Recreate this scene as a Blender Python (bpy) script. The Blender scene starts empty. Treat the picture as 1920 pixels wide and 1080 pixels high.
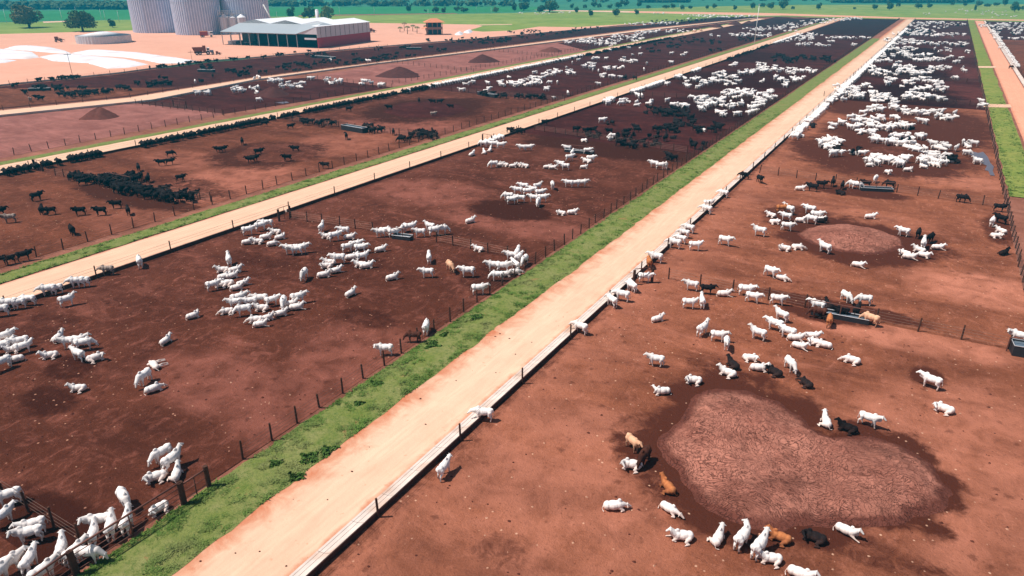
import bpy, bmesh, math, random
import numpy as np
from mathutils import Vector, Matrix, noise
random.seed(7); rng=np.random.RandomState(11)
PI=math.pi; R=math.radians
sc=bpy.context.scene; COL=sc.collection
# ------------------------------------------------------------------ camera
F,VH,VX,H=1320.,-38.,1797.,32.
TH=math.atan((540-VH)/F); PH=math.atan((VX-960)/math.hypot(F,540-VH))
def P(x,y,z=0.0):
    "photograph point (1920x1080) to the point on the level z that it shows"
    u=x-960; v=540-y
    fx=F*math.cos(TH)+v*math.sin(TH); fz=-F*math.sin(TH)+v*math.cos(TH)
    t=(H-z)/-fz; X=u*t; Y=fx*t; c,s=math.cos(PH),math.sin(PH)
    return Vector((X*c-Y*s, X*s+Y*c, z))
def ppm(y): return (y-VH)*math.cos(TH)/H          # pixels per metre for a thing standing at row y
def bearing(v): return math.atan2(v.y,v.x)
def heading(v,deg): return bearing(v)-PI/2+R(deg) # 0 = to the right, 90 = away
cam=bpy.data.objects.new('camera',bpy.data.cameras.new('camera')); COL.objects.link(cam)
cam.location=(0,0,H); cam.rotation_euler=(PI/2-TH,0,PH)
cam.data.sensor_width=36; cam.data.lens=36*F/1920; cam.data.clip_end=12000; cam.data.clip_start=.5
sc.camera=cam
# ------------------------------------------------------------------ light
EL=R(60); SA=R(218)      # the sun's elevation and its azimuth
w=bpy.data.worlds.new('World'); sc.world=w; w.use_nodes=True
nt=w.node_tree; bg=nt.nodes['Background']; sky=nt.nodes.new('ShaderNodeTexSky')
sky.sky_type='NISHITA'; sky.sun_disc=False; sky.sun_elevation=EL; sky.sun_rotation=(PI/2-SA)%(2*PI)
nt.links.new(sky.outputs[0],bg.inputs[0]); bg.inputs[1].default_value=.075
sun=bpy.data.objects.new('sun',bpy.data.lights.new('sun','SUN')); COL.objects.link(sun)
sun.data.energy=4.9; sun.data.angle=R(.5); sun.data.color=(1,.95,.88)
sd=Vector((math.cos(EL)*math.cos(SA),math.cos(EL)*math.sin(SA),math.sin(EL)))
sun.rotation_euler=sd.to_track_quat('Z','Y').to_euler(); sun.location=(0,0,80)
sc.view_settings.view_transform='Standard'; sc.view_settings.look='None'
sc.view_settings.exposure=.3; sc.view_settings.gamma=1
# ------------------------------------------------------------------ materials
def lin(c): return tuple((v/255/12.92 if v<=10 else ((v/255+.055)/1.055)**2.4) for v in c)
def nodes(name,rough=.9):
    m=bpy.data.materials.new(name); m.use_nodes=True; t=m.node_tree; b=t.nodes['Principled BSDF']
    b.inputs['Roughness'].default_value=rough
    if 'Specular IOR Level' in b.inputs: b.inputs['Specular IOR Level'].default_value=(.03 if rough>=.9 else .2)
    return m,t,b
def N(t,k,**kw):
    n=t.nodes.new(k)
    for a,v in kw.items():
        if a in n.inputs: n.inputs[a].default_value=v
        else: setattr(n,a,v)
    return n
def noi(t,vec,scale,detail=4,rough=.55,dist=0):
    n=N(t,'ShaderNodeTexNoise',Scale=scale,Detail=detail,Roughness=rough,Distortion=dist); t.links.new(vec,n.inputs['Vector']); return n.outputs['Fac']
def ramp(t,fac,a,b,ca=(0,0,0,1),cb=(1,1,1,1)):
    n=t.nodes.new('ShaderNodeValToRGB'); e=n.color_ramp.elements
    e[0].position=a; e[1].position=b; e[0].color=ca; e[1].color=cb; t.links.new(fac,n.inputs[0]); return n.outputs[0]
def mix(t,fac,a,b,mode='MIX'):
    n=t.nodes.new('ShaderNodeMix'); n.data_type='RGBA'; n.blend_type=mode
    for i,v in ((0,fac),(6,a),(7,b)):
        if hasattr(v,'type') and hasattr(v,'links'): t.links.new(v,n.inputs[i])
        else: n.inputs[i].default_value=(v if i==0 else (tuple(v)+(1,))[:4])
    return n.outputs[2]
def mth(t,op,a,b=0.):
    n=t.nodes.new('ShaderNodeMath'); n.operation=op
    for i,v in ((0,a),(1,b)):
        if hasattr(v,'links'): t.links.new(v,n.inputs[i])
        else: n.inputs[i].default_value=v
    return n.outputs[0]
def bump(t,b,h,strength,dist):
    n=N(t,'ShaderNodeBump',Strength=strength,Distance=dist); t.links.new(h,n.inputs['Height']); t.links.new(n.outputs[0],b.inputs['Normal'])
def pos(t):
    return t.nodes.new('ShaderNodeNewGeometry').outputs['Position']
def attr(t,name):
    n=t.nodes.new('ShaderNodeAttribute'); n.attribute_name=name; return n.outputs['Fac']
def plain(name,col,rough=.8,metal=0,var=.12,scale=3.,dirt=None):
    m,t,b=nodes(name,rough); b.inputs['Metallic'].default_value=metal
    tc=t.nodes.new('ShaderNodeTexCoord').outputs['Object']
    n=noi(t,tc,scale,5)
    c=mix(t,n,tuple(v*(1-var*1.6) for v in col),tuple(min(1,v*(1+var)) for v in col))
    if dirt: c=mix(t,ramp(t,noi(t,tc,scale*.35,5),.5,.7),c,dirt)
    t.links.new(c,b.inputs['Base Color']); return m
def soil(name,base,dark,light,specks=True,speck=(.55,.36,.24),rough=.95):
    "trampled pen soil: 'wet' and 'pale' are painted areas of damp mud and of dry trodden dust"
    m,t,b=nodes(name,rough); p=pos(t)
    c=mix(t,ramp(t,noi(t,p,.16,6,.62,.4),.34,.68),tuple(v*.72 for v in base),tuple(v*1.2 for v in base))
    mp=N(t,'ShaderNodeMapping'); mp.inputs['Scale'].default_value=(1,.62,1); mp.inputs['Rotation'].default_value=(0,0,.6); t.links.new(p,mp.inputs['Vector'])
    c=mix(t,mth(t,'MULTIPLY',ramp(t,noi(t,mp.outputs[0],.9,7,.72,.9),.52,.70),.75),c,light)
    c=mix(t,mth(t,'MULTIPLY',ramp(t,noi(t,mp.outputs[0],.42,7,.7,.7),.54,.72),.55),c,dark)
    c=mix(t,mth(t,'MULTIPLY',ramp(t,noi(t,p,1.7,5,.65,1.),.55,.75),.5),c,dark)
    c=mix(t,mth(t,'MULTIPLY',ramp(t,noi(t,p,2.6,6,.75,1.4),.56,.7),.55),c,light)
    fine=noi(t,p,9,4,.7)
    c=mix(t,ramp(t,fine,.3,.7),mix(t,.45,c,dark),c)
    big=N(t,'ShaderNodeMapping'); big.inputs['Scale'].default_value=(.5,1.3,1); t.links.new(p,big.inputs['Vector'])
    c=mix(t,mth(t,'MULTIPLY',ramp(t,noi(t,big.outputs[0],.09,6,.7,1.),.46,.66),.6),c,dark)
    c=mix(t,mth(t,'MULTIPLY',ramp(t,noi(t,big.outputs[0],.17,6,.7,.6),.54,.72),.45),c,light)
    pf=mth(t,'MULTIPLY',attr(t,'pale'),ramp(t,noi(t,p,.35,5,.6,.5),.25,.6))
    c=mix(t,pf,c,light)
    wf=mth(t,'ADD',attr(t,'wet'),mth(t,'MULTIPLY',mth(t,'SUBTRACT',noi(t,p,.75,7,.75,.8),.5),1.5))
    c=mix(t,ramp(t,wf,.30,.75),c,dark)
    if specks:
        v=N(t,'ShaderNodeTexVoronoi',Scale=1.25,Randomness=1.); t.links.new(p,v.inputs['Vector'])
        d=mth(t,'ADD',v.outputs['Distance'],mth(t,'MULTIPLY',noi(t,p,5,2),.16))
        s=ramp(t,d,.125,.20,(1,1,1,1),(0,0,0,1))
        sep=t.nodes.new('ShaderNodeSeparateColor'); t.links.new(v.outputs['Color'],sep.inputs[0])
        s=mth(t,'MULTIPLY',s,ramp(t,sep.outputs[0],.45,.5))
        c=mix(t,mth(t,'MULTIPLY',s,.75),c,speck)
        v3=N(t,'ShaderNodeTexVoronoi',Scale=2.6,Randomness=1.); t.links.new(p,v3.inputs['Vector'])
        hp=mth(t,'MULTIPLY',ramp(t,mth(t,'ADD',v3.outputs['Distance'],mth(t,'MULTIPLY',noi(t,p,7,3),.2)),.22,.36,(1,1,1,1),(0,0,0,1)),ramp(t,noi(t,p,.7,5,.7),.38,.6))
        c=mix(t,mth(t,'MULTIPLY',hp,.4),c,dark)
        v2=N(t,'ShaderNodeTexVoronoi',Scale=.55,Randomness=1.); t.links.new(p,v2.inputs['Vector'])
        d2=mth(t,'ADD',v2.outputs['Distance'],mth(t,'MULTIPLY',noi(t,p,1.6,5,.8),.75))
        c=mix(t,mth(t,'MULTIPLY',ramp(t,d2,.42,.56,(1,1,1,1),(0,0,0,1)),.55),c,dark)
    t.links.new(c,b.inputs['Base Color'])
    bump(t,b,mth(t,'ADD',noi(t,p,3.2,6,.75),mth(t,'MULTIPLY',fine,.4)),.9,.17); return m
def roadmat(name,cen,edge,rough=.95):
    m,t,b=nodes(name,rough); p=pos(t)
    mp=N(t,'ShaderNodeMapping'); mp.inputs['Scale'].default_value=(2.2,.22,1); t.links.new(p,mp.inputs['Vector'])
    st=noi(t,mp.outputs[0],1.2,5,.6)
    c=mix(t,ramp(t,st,.35,.7),tuple(v*.88 for v in cen),tuple(min(.9,v*1.06) for v in cen))
    c=mix(t,mth(t,'MULTIPLY',ramp(t,noi(t,p,.22,7,.7,.8),.5,.78),.22),c,edge)
    c=mix(t,mth(t,'MULTIPLY',ramp(t,noi(t,p,.035,7,.7,.8),.46,.7),.28),c,edge)
    ef=mth(t,'ADD',attr(t,'edge'),mth(t,'MULTIPLY',mth(t,'SUBTRACT',noi(t,p,.5,6,.65,.6),.5),1.3))
    c=mix(t,ramp(t,ef,.40,.95),c,edge)
    c=mix(t,mth(t,'MULTIPLY',mth(t,'MULTIPLY',attr(t,'rut'),ramp(t,st,.3,.6)),.38),c,tuple(v*.72+e*.1 for v,e in zip(cen,edge)))
    v=N(t,'ShaderNodeTexVoronoi',Scale=.8); t.links.new(p,v.inputs['Vector'])
    c=mix(t,mth(t,'MULTIPLY',ramp(t,mth(t,'ADD',v.outputs['Distance'],mth(t,'MULTIPLY',noi(t,p,6,2),.2)),.15,.19,(1,1,1,1),(0,0,0,1)),.35),c,edge)
    t.links.new(c,b.inputs['Base Color']); bump(t,b,noi(t,p,4,6,.7),.5,.06); return m
def grassmat(name,a,bb,cc,s1=.35,s2=3.,bare=None,barepos=.62):
    m,t,b=nodes(name,.95); p=pos(t)
    c=mix(t,ramp(t,noi(t,p,s1,6,.6,.4),.35,.65),a,bb)
    c=mix(t,mth(t,'MULTIPLY',ramp(t,noi(t,p,s2,5,.7,.3),.45,.7),.8),c,cc)
    if bare is not None: c=mix(t,ramp(t,noi(t,p,s1*.7,7,.7,.8),barepos,barepos+.1),c,bare)
    t.links.new(c,b.inputs['Base Color']); bump(t,b,noi(t,p,s2*1.5,5,.7),.8,.15); return m
SOIL_D=(.040,.013,.009)
M={}
M['soil_a']=soil('trodden_soil_near_right',(.305,.102,.053),(.076,.022,.013),(.50,.185,.115),speck=(.72,.42,.28))
M['soil_b']=soil('trodden_soil_near_left',(.112,.034,.019),(.044,.012,.007),(.34,.115,.080),speck=(.6,.30,.2))
M['soil_c']=soil('trodden_soil_left',(.165,.051,.026),(.056,.016,.009),(.36,.125,.080))
M['soil_pink']=soil('dry_pink_soil',(.32,.125,.10),(.14,.045,.036),(.44,.185,.15),False)
M['soil_dark']=soil('dark_red_soil',(.066,.015,.012),(.018,.004,.004),(.14,.038,.030),False)  # darker soil tone for the distant pens
M['soil_black']=soil('blackish_soil',(.040,.011,.010),(.014,.005,.005),(.070,.022,.020),False)  # darkest soil tone, for the farthest pens
M['soil_lot']=soil('lot_soil',(.30,.12,.08),(.15,.05,.03),(.42,.19,.13),False)
M['yard']=roadmat('yard_dust',(.68,.345,.24),(.46,.19,.12))
M['road']=roadmat('pale_laterite_road',(.68,.455,.315),(.47,.165,.085))
M['road_l']=roadmat('pale_gravel_road',(.68,.43,.295),(.52,.25,.165))
M['road_r']=roadmat('red_laterite_road',(.70,.33,.21),(.55,.21,.125))
M['grass']=grassmat('verge_grass',(.145,.178,.042),(.215,.212,.078),(.060,.110,.020),.5,3.4,(.30,.15,.07),.60)
M['blades']=plain('grass_blades',(.115,.195,.040),.9,0,.5,.35,(.22,.23,.085))
M['bush']=plain('verge_bush',(.075,.140,.030),.9,0,.5,2.)
M['pasture']=grassmat('pasture',(.17,.235,.045),(.25,.275,.07),(.10,.17,.03),.012,.06,(.38,.30,.14),.68)
M['pasture_dark']=grassmat('crop_green',(.035,.17,.055),(.05,.20,.07),(.03,.14,.05),.01,.05)
M['far_green']=grassmat('far_land',(.05,.16,.09),(.07,.20,.10),(.03,.11,.07),.004,.02)
M['wood']=plain('weathered_post_wood',(.085,.040,.028),.9,0,.4,4.)
M['wire']=plain('fence_wire',(.16,.10,.08),.6,.6,.1)
M['pipe']=plain('rusty_gate_pipe',(.17,.070,.052),.7,.3,.3,6.)
M['concrete']=plain('pale_trough_concrete',(.60,.50,.44),.9,0,.22,.9,(.46,.29,.21))
M['trough_shade']=plain('painted_shade_back',(.085,.035,.026),.95,0,.4,1.5)  # dark brown paints in the shade on the troughs' pen side
M['feed']=plain('trough_inside',(.70,.58,.52),.95,0,.2,2.5,(.62,.42,.32))
M['tank']=plain('black_trough_tank',(.030,.028,.033),.5,0,.3)
M['metal']=plain('galvanised_rim',(.60,.58,.58),.5,.5,.15)
m_,t_,b_=nodes('trough_water',.08); b_.inputs['Base Color'].default_value=(.10,.13,.16,1); b_.inputs['Specular IOR Level'].default_value=.6; M['water']=m_
m_,t_,b_=nodes('puddle_water',.10); b_.inputs['Base Color'].default_value=(.11,.085,.10,1); b_.inputs['Roughness'].default_value=.3; b_.inputs['Specular IOR Level'].default_value=.5; M['puddle']=m_
def coat(name,a,bcol,rand=.12,dirt=(.45,.25,.16)):
    m,t,b=nodes(name,.92); b.inputs['Specular IOR Level'].default_value=.08; tc=t.nodes.new('ShaderNodeTexCoord').outputs['Object']
    c=mix(t,ramp(t,noi(t,tc,3.2,5,.65),.42,.72),a,bcol)
    sp=t.nodes.new('ShaderNodeSeparateXYZ'); t.links.new(tc,sp.inputs[0])
    oi=t.nodes.new('ShaderNodeObjectInfo').outputs['Random']
    fore=mth(t,'MULTIPLY',ramp(t,mth(t,'ADD',sp.outputs[0],mth(t,'MULTIPLY',noi(t,tc,3,3),.4)),.45,.95),mth(t,'ADD',mth(t,'MULTIPLY',oi,.55),.05))
    c=mix(t,fore,c,tuple(v*.62 for v in bcol))
    low=mth(t,'SUBTRACT',mth(t,'ADD',mth(t,'MULTIPLY',noi(t,tc,4,3),.5),.42),sp.outputs[2])
    c=mix(t,mth(t,'MULTIPLY',ramp(t,low,0.,.35),.55),c,dirt)
    c=mix(t,mth(t,'MULTIPLY',oi,rand),c,bcol,'MULTIPLY')
    t.links.new(c,b.inputs['Base Color']); return m
M['white']=coat('white_coat',(.86,.79,.745),(.70,.64,.61),.22,(.58,.37,.28))
M['black']=coat('black_coat',(.020,.014,.014),(.011,.008,.009),.5,(.06,.028,.022))
M['brown']=coat('dark_brown_coat',(.10,.035,.022),(.045,.016,.012),.4,(.06,.02,.015))
M['orange']=coat('ginger_coat',(.52,.20,.075),(.38,.12,.045),.3,(.10,.03,.02))
M['tan']=coat('pale_tan_coat',(.72,.44,.28),(.58,.30,.18),.3,(.16,.06,.04))
M['grey']=coat('grey_brindled_coat',(.42,.33,.28),(.15,.09,.07),.3,(.10,.05,.04))
M['dark']=plain('hoof_and_muzzle',(.10,.075,.07),.7)
# ------------------------------------------------------------------ object helpers
def tag(o,label=None,cat=None,group=None,kind=None):
    if label: o['label']=label
    if cat: o['category']=cat
    if group: o['group']=group
    if kind: o['kind']=kind
    return o
def link(name,me,mat=None,parent=None,loc=None,rz=0):
    o=bpy.data.objects.new(name,me); COL.objects.link(o)
    if mat is not None and hasattr(me,'materials'):
        for mm in (mat if isinstance(mat,(list,tuple)) else [mat]): me.materials.append(mm)
    if parent: o.parent=parent
    if loc is not None: o.location=loc
    o.rotation_euler.z=rz
    return o
def empty(name,loc,rz=0):
    o=bpy.data.objects.new(name,None); COL.objects.link(o); o.location=loc; o.rotation_euler.z=rz; o.empty_display_size=.3; return o
class MB:
    def __init__(s): s.v=[];s.f=[];s.mi=[]
    def quadbox(s,x0,y0,z0,x1,y1,z1,mi=0,M4=None):
        n=len(s.v); vs=[Vector(p) for p in ((x0,y0,z0),(x1,y0,z0),(x1,y1,z0),(x0,y1,z0),(x0,y0,z1),(x1,y0,z1),(x1,y1,z1),(x0,y1,z1))]
        if M4: vs=[M4@p for p in vs]
        s.v+=[tuple(p) for p in vs]
        for f in ((0,3,2,1),(4,5,6,7),(0,1,5,4),(1,2,6,5),(2,3,7,6),(3,0,4,7)): s.f.append(tuple(n+i for i in f)); s.mi.append(mi)
        return s
    def tube(s,p0,p1,r0,r1=None,k=8,mi=0,cap=True,fl=1.):
        r1=r0 if r1 is None else r1; p0=Vector(p0);p1=Vector(p1);d=(p1-p0)
        q=d.to_track_quat('Z','Y'); n=len(s.v)
        for p,r in((p0,r0),(p1,r1)):
            for i in range(k):
                a=2*PI*i/k; s.v.append(tuple(p+q@Vector((r*math.cos(a),r*fl*math.sin(a),0))))
        for i in range(k): j=(i+1)%k; s.f.append((n+i,n+j,n+k+j,n+k+i)); s.mi.append(mi)
        if cap: s.f.append(tuple(n+i for i in range(k))[::-1]); s.f.append(tuple(n+k+i for i in range(k))); s.mi+=[mi,mi]
        return s
    def ell(s,c,r,seg=12,ring=7,rot=None,mi=0):
        n=len(s.v); c=Vector(c)
        for i in range(ring+1):
            th=PI*i/ring
            for j in range(seg):
                a=2*PI*j/seg; p=Vector((r[0]*math.sin(th)*math.cos(a),r[1]*math.sin(th)*math.sin(a),r[2]*math.cos(th)))
                if rot: p=rot@p
                s.v.append(tuple(c+p))
        for i in range(ring):
            for j in range(seg):
                k=(j+1)%seg; s.f.append((n+i*seg+j,n+(i+1)*seg+j,n+(i+1)*seg+k,n+i*seg+k)); s.mi.append(mi)
        return s
    def cap(s,p0,p1,r0,r1,fl=1.):
        s.tube(p0,p1,r0,r1,10,fl=fl); s.ell(p0,(r0,r0,r0),10,6); s.ell(p1,(r1,r1,r1),10,6); return s
    def poly(s,pts,mi=0):
        n=len(s.v); s.v+=[tuple(p) for p in pts]; s.f.append(tuple(range(n,n+len(pts)))); s.mi.append(mi); return s
    def mesh(s,name,smooth=False):
        me=bpy.data.meshes.new(name); me.from_pydata(s.v,[],s.f); me.polygons.foreach_set('material_index',s.mi)
        if smooth: me.polygons.foreach_set('use_smooth',[True]*len(s.f))
        me.update(); return me
    def build(s,name,mat,parent=None,smooth=False,loc=None,rz=0): return link(name,s.mesh(name,smooth),mat,parent,loc,rz)
def inpoly(X,Y,poly):
    ins=np.zeros(X.shape,bool); n=len(poly); j=n-1
    for i in range(n):
        xi,yi=poly[i];xj,yj=poly[j]
        if yi!=yj:
            c=((yi>Y)!=(yj>Y))&(X<(xj-xi)*(Y-yi)/(yj-yi)+xi); ins^=c
        j=i
    return ins
def edist(X,Y,poly):
    d=np.full(X.shape,1e9); n=len(poly)
    for i in range(n):
        x0,y0=poly[i];x1,y1=poly[(i+1)%n]; L=(x1-x0)**2+(y1-y0)**2+1e-9
        t=np.clip(((X-x0)*(x1-x0)+(Y-y0)*(y1-y0))/L,0,1)
        d=np.minimum(d,np.hypot(X-x0-t*(x1-x0),Y-y0-t*(y1-y0)))
    return d
def nz(X,Y,s,seed=0):
    "smooth value noise on arrays"
    out=np.zeros(X.shape)
    for o in range(3):
        sx=X/s*2**o+seed*17.3; sy=Y/s*2**o-seed*9.1
        xi=np.floor(sx).astype(int); yi=np.floor(sy).astype(int); fx=sx-xi; fy=sy-yi; fx=fx*fx*(3-2*fx); fy=fy*fy*(3-2*fy)
        def h(a,b):
            v=np.sin(a*127.1+b*311.7+o*74.7)*43758.5453; return v-np.floor(v)
        out+=((h(xi,yi)*(1-fx)+h(xi+1,yi)*fx)*(1-fy)+(h(xi,yi+1)*(1-fx)+h(xi+1,yi+1)*fx)*fy-.5)/2**o
    return out
def gridmesh(name,xs,ys,zf,keep=None,attrs=None,smooth=True):
    X,Y=np.meshgrid(xs,ys); Z=zf(X,Y) if callable(zf) else np.full(X.shape,zf)
    ny,nx=X.shape; idx=np.arange(nx*ny).reshape(ny,nx)
    q=np.stack([idx[:-1,:-1],idx[:-1,1:],idx[1:,1:],idx[1:,:-1]],-1).reshape(-1,4)
    if keep is not None:
        K=keep(X,Y).ravel(); q=q[K[q].any(1)]
    used=np.unique(q); mp=np.full(nx*ny,-1); mp[used]=np.arange(len(used)); q=mp[q]
    co=np.stack([X.ravel(),Y.ravel(),Z.ravel()],-1)[used]
    me=bpy.data.meshes.new(name); me.from_pydata(co.tolist(),[],q.tolist())
    for k,fn in (attrs or {}).items():
        a=me.attributes.new(k,'FLOAT','POINT'); a.data.foreach_set('value',fn(co[:,0],co[:,1]).astype(np.float32))
    if smooth: me.polygons.foreach_set('use_smooth',[True]*len(q))
    me.update(); return me
def flatpoly(name,pts,z,mat,kind='structure',label=None):
    "a flat sheet with a fan of triangles cut by bmesh"
    bm=bmesh.new(); vs=[bm.verts.new((p[0],p[1],z)) for p in pts]; f=bm.faces.new(vs)
    if f.normal.z<0 or True: bm.normal_update()
    if f.normal.z<0: f.normal_flip()
    bmesh.ops.triangulate(bm,faces=bm.faces[:]); me=bpy.data.meshes.new(name); bm.to_mesh(me); bm.free()
    for k in('wet','pale','edge','rut'): me.attributes.new(k,'FLOAT','POINT')
    o=link(name,me,mat); tag(o,label,None,None,kind); return o
def PX(*pts): return [P(x,y) for x,y in pts]
# ------------------------------------------------------------------ lines of the lot (X runs across the roads, Y along them)
XA,XB,XC=-25.6,-32.4,-37.9         # middle road: trough back, left edge, fence
XD,XE,XG,XF=-80.0,-88.2,-91.0,-93.1
XH,XI,XJ=-140.5,-148.6,-155.6
XN,XO,XR=13.3,18.0,24.6
KR=PX((-160,243),(0,220),(290,190),(480,152),(700,122),(960,90),(1200,60),(1420,35))      # lower edge of the fourth road
LR=PX((-160,229),(0,208),(240,184),(480,146),(960,86),(1200,56),(1420,33.5))
MR=PX((-160,184),(0,162),(220,139),(390,116),(480,109),(720,88),(960,68),(1160,49),(1360,32))
YEND=P(1797,38).y
def yline(px,py): return P(px,py).y
# ------------------------------------------------------------------ setting
gx=[-6000,-1500,-700,-300,0,300,1000,3000]; gy=[-300,0,200,500,900,1500,3000,7000]
o=link('ground',gridmesh('ground',gx,gy,0.0,smooth=False),M['far_green']); tag(o,kind='structure')
def sheet(name,px,z,mat): return flatpoly(name,PX(*px),z,M[mat])
FARX=P(1920,30).x+900
sheet('pasture',[(-500,60),(-200,44),(0,42),(300,36),(620,29),(960,24.5),(1200,16),(1330,12),(1500,9),(1920,8),(2300,8),(2300,60),(1400,60),(900,80),(300,90),(-500,110)],.02,'pasture')
sheet('crop_field',[(-500,24),(0,21),(300,17.5),(480,14.5),(700,12.5),(960,12),(1060,14),(960,22.5),(820,25),(620,28),(300,35),(0,40),(-500,52)],.03,'pasture_dark')
sheet('plough_strip',[(560,28.5),(700,26.5),(850,24.6),(860,25.6),(700,28.3),(560,30.4)],.05,'soil_lot')
lot=[Vector((-34,-20,0)),Vector((60,-20,0)),Vector((120,YEND,0)),P(1440,31),P(1180,46.5),P(960,67),P(480,109),P(0,161),P(-160,183),Vector((-320,20,0)),Vector((-200,-20,0))]
flatpoly('lot_ground',lot,.04,M['soil_lot'])
yard=PX((-400,60),(0,64),(110,61),(250,57),(480,50),(690,43),(890,46),(905,49),(880,57),(905,59.5),(960,57.5),(1010,50),(1080,51),(1160,46),(1190,45),(1165,48.5),(960,68),(720,88),(480,109),(390,116),(220,139),(0,162),(-160,184),(-500,210))
o=flatpoly('yard_ground',yard,.05,M['yard'])
sheet('far_track',[(80,40.5),(130,39),(133,40.8),(82,43)],.06,'road_l')
sheet('far_track',[(890,46.3),(960,45.2),(960,46.3),(900,47.6)],.06,'road_l')
sheet('cross_road',[(1180,21),(1440,24.5),(1700,33),(1920,37),(2100,39),(2100,41),(1920,39),(1690,35.2),(1440,28.3),(1180,23.6)],.06,'road_r')
sheet('cross_road_dust',[(1000,18.5),(1200,21),(1440,24.8),(1500,28.6),(1440,29.6),(1360,27.8),(1200,24.2),(1020,20)],.05,'road_l')
# pens: floor sheets carry painted areas of wet mud and dry dust
def ellipses(lst):
    E=[]
    for (px,py,rx,ry,s) in lst:
        c=P(px,py); E.append((c.x,c.y,rx,ry,s))
    def fn(X,Y):
        a=np.zeros(X.shape)
        for (cx,cy,rx,ry,s) in E:
            d=np.hypot((X-cx)/rx,(Y-cy)/ry)+nz(X,Y,3.,2)*.25; a=np.maximum(a,s*np.clip((1.28-d)*2.1,0,1))
        return a
    return fn
MOUND_PX=[(1305,742),(1350,733),(1410,737),(1460,758),(1500,780),(1520,803),(1560,822),(1625,822),(1685,836),(1740,870),(1777,920),(1770,948),(1740,970),(1685,981),(1610,985),(1535,990),(1460,992),(1410,992),(1370,982),(1330,965),(1305,940),(1280,900),(1255,862),(1232,838),(1240,818),(1270,795),(1292,765)]
def ringwet(X,Y):
    poly=[(p.x,p.y) for p in (P(*q) for q in MOUND_PX)]; d=np.where(inpoly(X,Y,poly),0,edist(X,Y,poly)); wdt=2.0+2.0*np.clip((P(1500,800).x-X)/9,0,1)+1.6*np.clip((Y-P(1500,800).y)/6,0,1)
    return np.clip(1.2-(d+nz(X,Y,2.,6)*2.2)/wdt,0,1)
def pen(name,x0,x1,y0,y1,mat,res=.8,wet=(),pale=(),edgepale=0.,extra=None):
    xs=np.linspace(x0,x1,max(3,int((x1-x0)/res)+1)); ys=np.linspace(y0,y1,max(3,int((y1-y0)/res)+1))
    wf=ellipses(wet); pf=ellipses(pale)
    wf0=wf
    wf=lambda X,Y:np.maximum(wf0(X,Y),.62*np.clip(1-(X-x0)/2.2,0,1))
    def pale_(X,Y): return np.maximum(pf(X,Y),edgepale*np.clip(1-(X-x0)/9.,0,1))
    me=gridmesh(name,xs,ys,lambda X,Y:.08+np.clip(nz(X,Y,2.6,1)*.05,-.035,.05),attrs={'wet':(lambda X,Y:np.maximum(wf(X,Y),extra(X,Y))) if extra else wf,'pale':pale_})
    o=link(name,me,M[mat]); tag(o,kind='structure'); return o
CR=[yline(1560,590),yline(1660,352),yline(1690,196),yline(1790,153),yline(1790,121),yline(1790,76),YEND-6]
pen('pen_floor',XA,XN,8,CR[0],'soil_a',.5,
  extra=ringwet,wet=[(1738,705,1.4,1.8,.9),(1560,1012,7,1.6,.6),(1545,590,4.5,2.2,.9),(940,1040,2,1.5,.5)],
  pale=[(1050,900,9,9,.55),(1880,900,10,12,.6),(1900,600,5,6,.7),(1690,630,9,3,.8)],edgepale=.55)
pen('pen_floor',XA,XN,CR[0],CR[1],'soil_a',.7,
  wet=[(1600,450,10.5,9.5,1.),(1600,360,8,3,.9),(1500,405,5,5,.8),(1560,575,9,2,.8),(1872,430,2,8,.7)],pale=[(1830,540,7,5,.9),(1560,400,10,5,.3)],edgepale=.5)
pen('pen_floor',XA,XN,CR[1],CR[2],'soil_a',1.2,wet=[(1650,290,17,20,.9),(1700,250,17,18,.95),(1790,235,9,22,.8),(1560,280,8,14,.8),(1650,200,16,20,.9)],pale=[(1800,340,9,5,.6)],edgepale=.3)
for i in range(2,6): pen('pen_floor',XA,XN,CR[i],CR[i+1],'soil_dark',2.5,wet=[(1700,(187,140,100,60)[i-2],16,40,.7)],pale=[(1800,(175,135,100,70)[i-2],10,20,.6)])
CM=[yline(200,1020)-3,yline(760,447),yline(1150,270),yline(1330,176),yline(1440,122),yline(1560,86),yline(1600,67),YEND-10]
pen('pen_floor',XD,XC,-5,CM[0],'soil_b',.8)
pen('pen_floor',XD,XC,CM[0],CM[1],'soil_b',.5,
  wet=[(90,752,3,2,.75),(690,598,4,2,.6),(130,690,3,2,.7),(65,620,5,4,.5),(640,480,7,4,.55),(920,520,4,5,.6),(500,480,6,4,.5),(130,1010,8,2.5,.8),(560,400,4,3,.3)],
  pale=[(420,720,8,4,.5),(700,660,8,5,.35),(640,690,5,5,.5),(560,760,4,6,.5)],edgepale=.1)
pen('pen_floor',XD,XC,CM[1],CM[2],'soil_b',.8,wet=[(1160,275,22,10,1.),(960,395,7,5,.9),(1180,240,20,16,1.),(1010,320,7,4,.4)],pale=[(800,360,10,7,.5),(960,420,12,4,.5)],edgepale=.2)
for i in range(2,5): pen('pen_floor',XD,XC,CM[i],CM[i+1],'soil_dark',2.2,wet=[(1380,(200,150,105)[i-2],22,30,.6)],pale=[(1200,200,10,6,.4)])
pen('pen_floor',XD,XC,CM[5],CM[6],'soil_dark',3,pale=[(1520,92,20,14,.8)])
pen('pen_floor',XD,XC,CM[6],CM[7],'soil_black',4)
CL=[-5,yline(240,357),yline(690,246),yline(960,182),yline(1150,128),yline(1300,88),yline(1400,72),YEND-20]
pen('pen_floor',XH,XF,-5,CL[1],'soil_c',.9,wet=[(30,470,10,5,.3),(250,370,14,4,.9)],pale=[(300,420,14,6,.45),(220,310,20,8,.3)])
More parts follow.
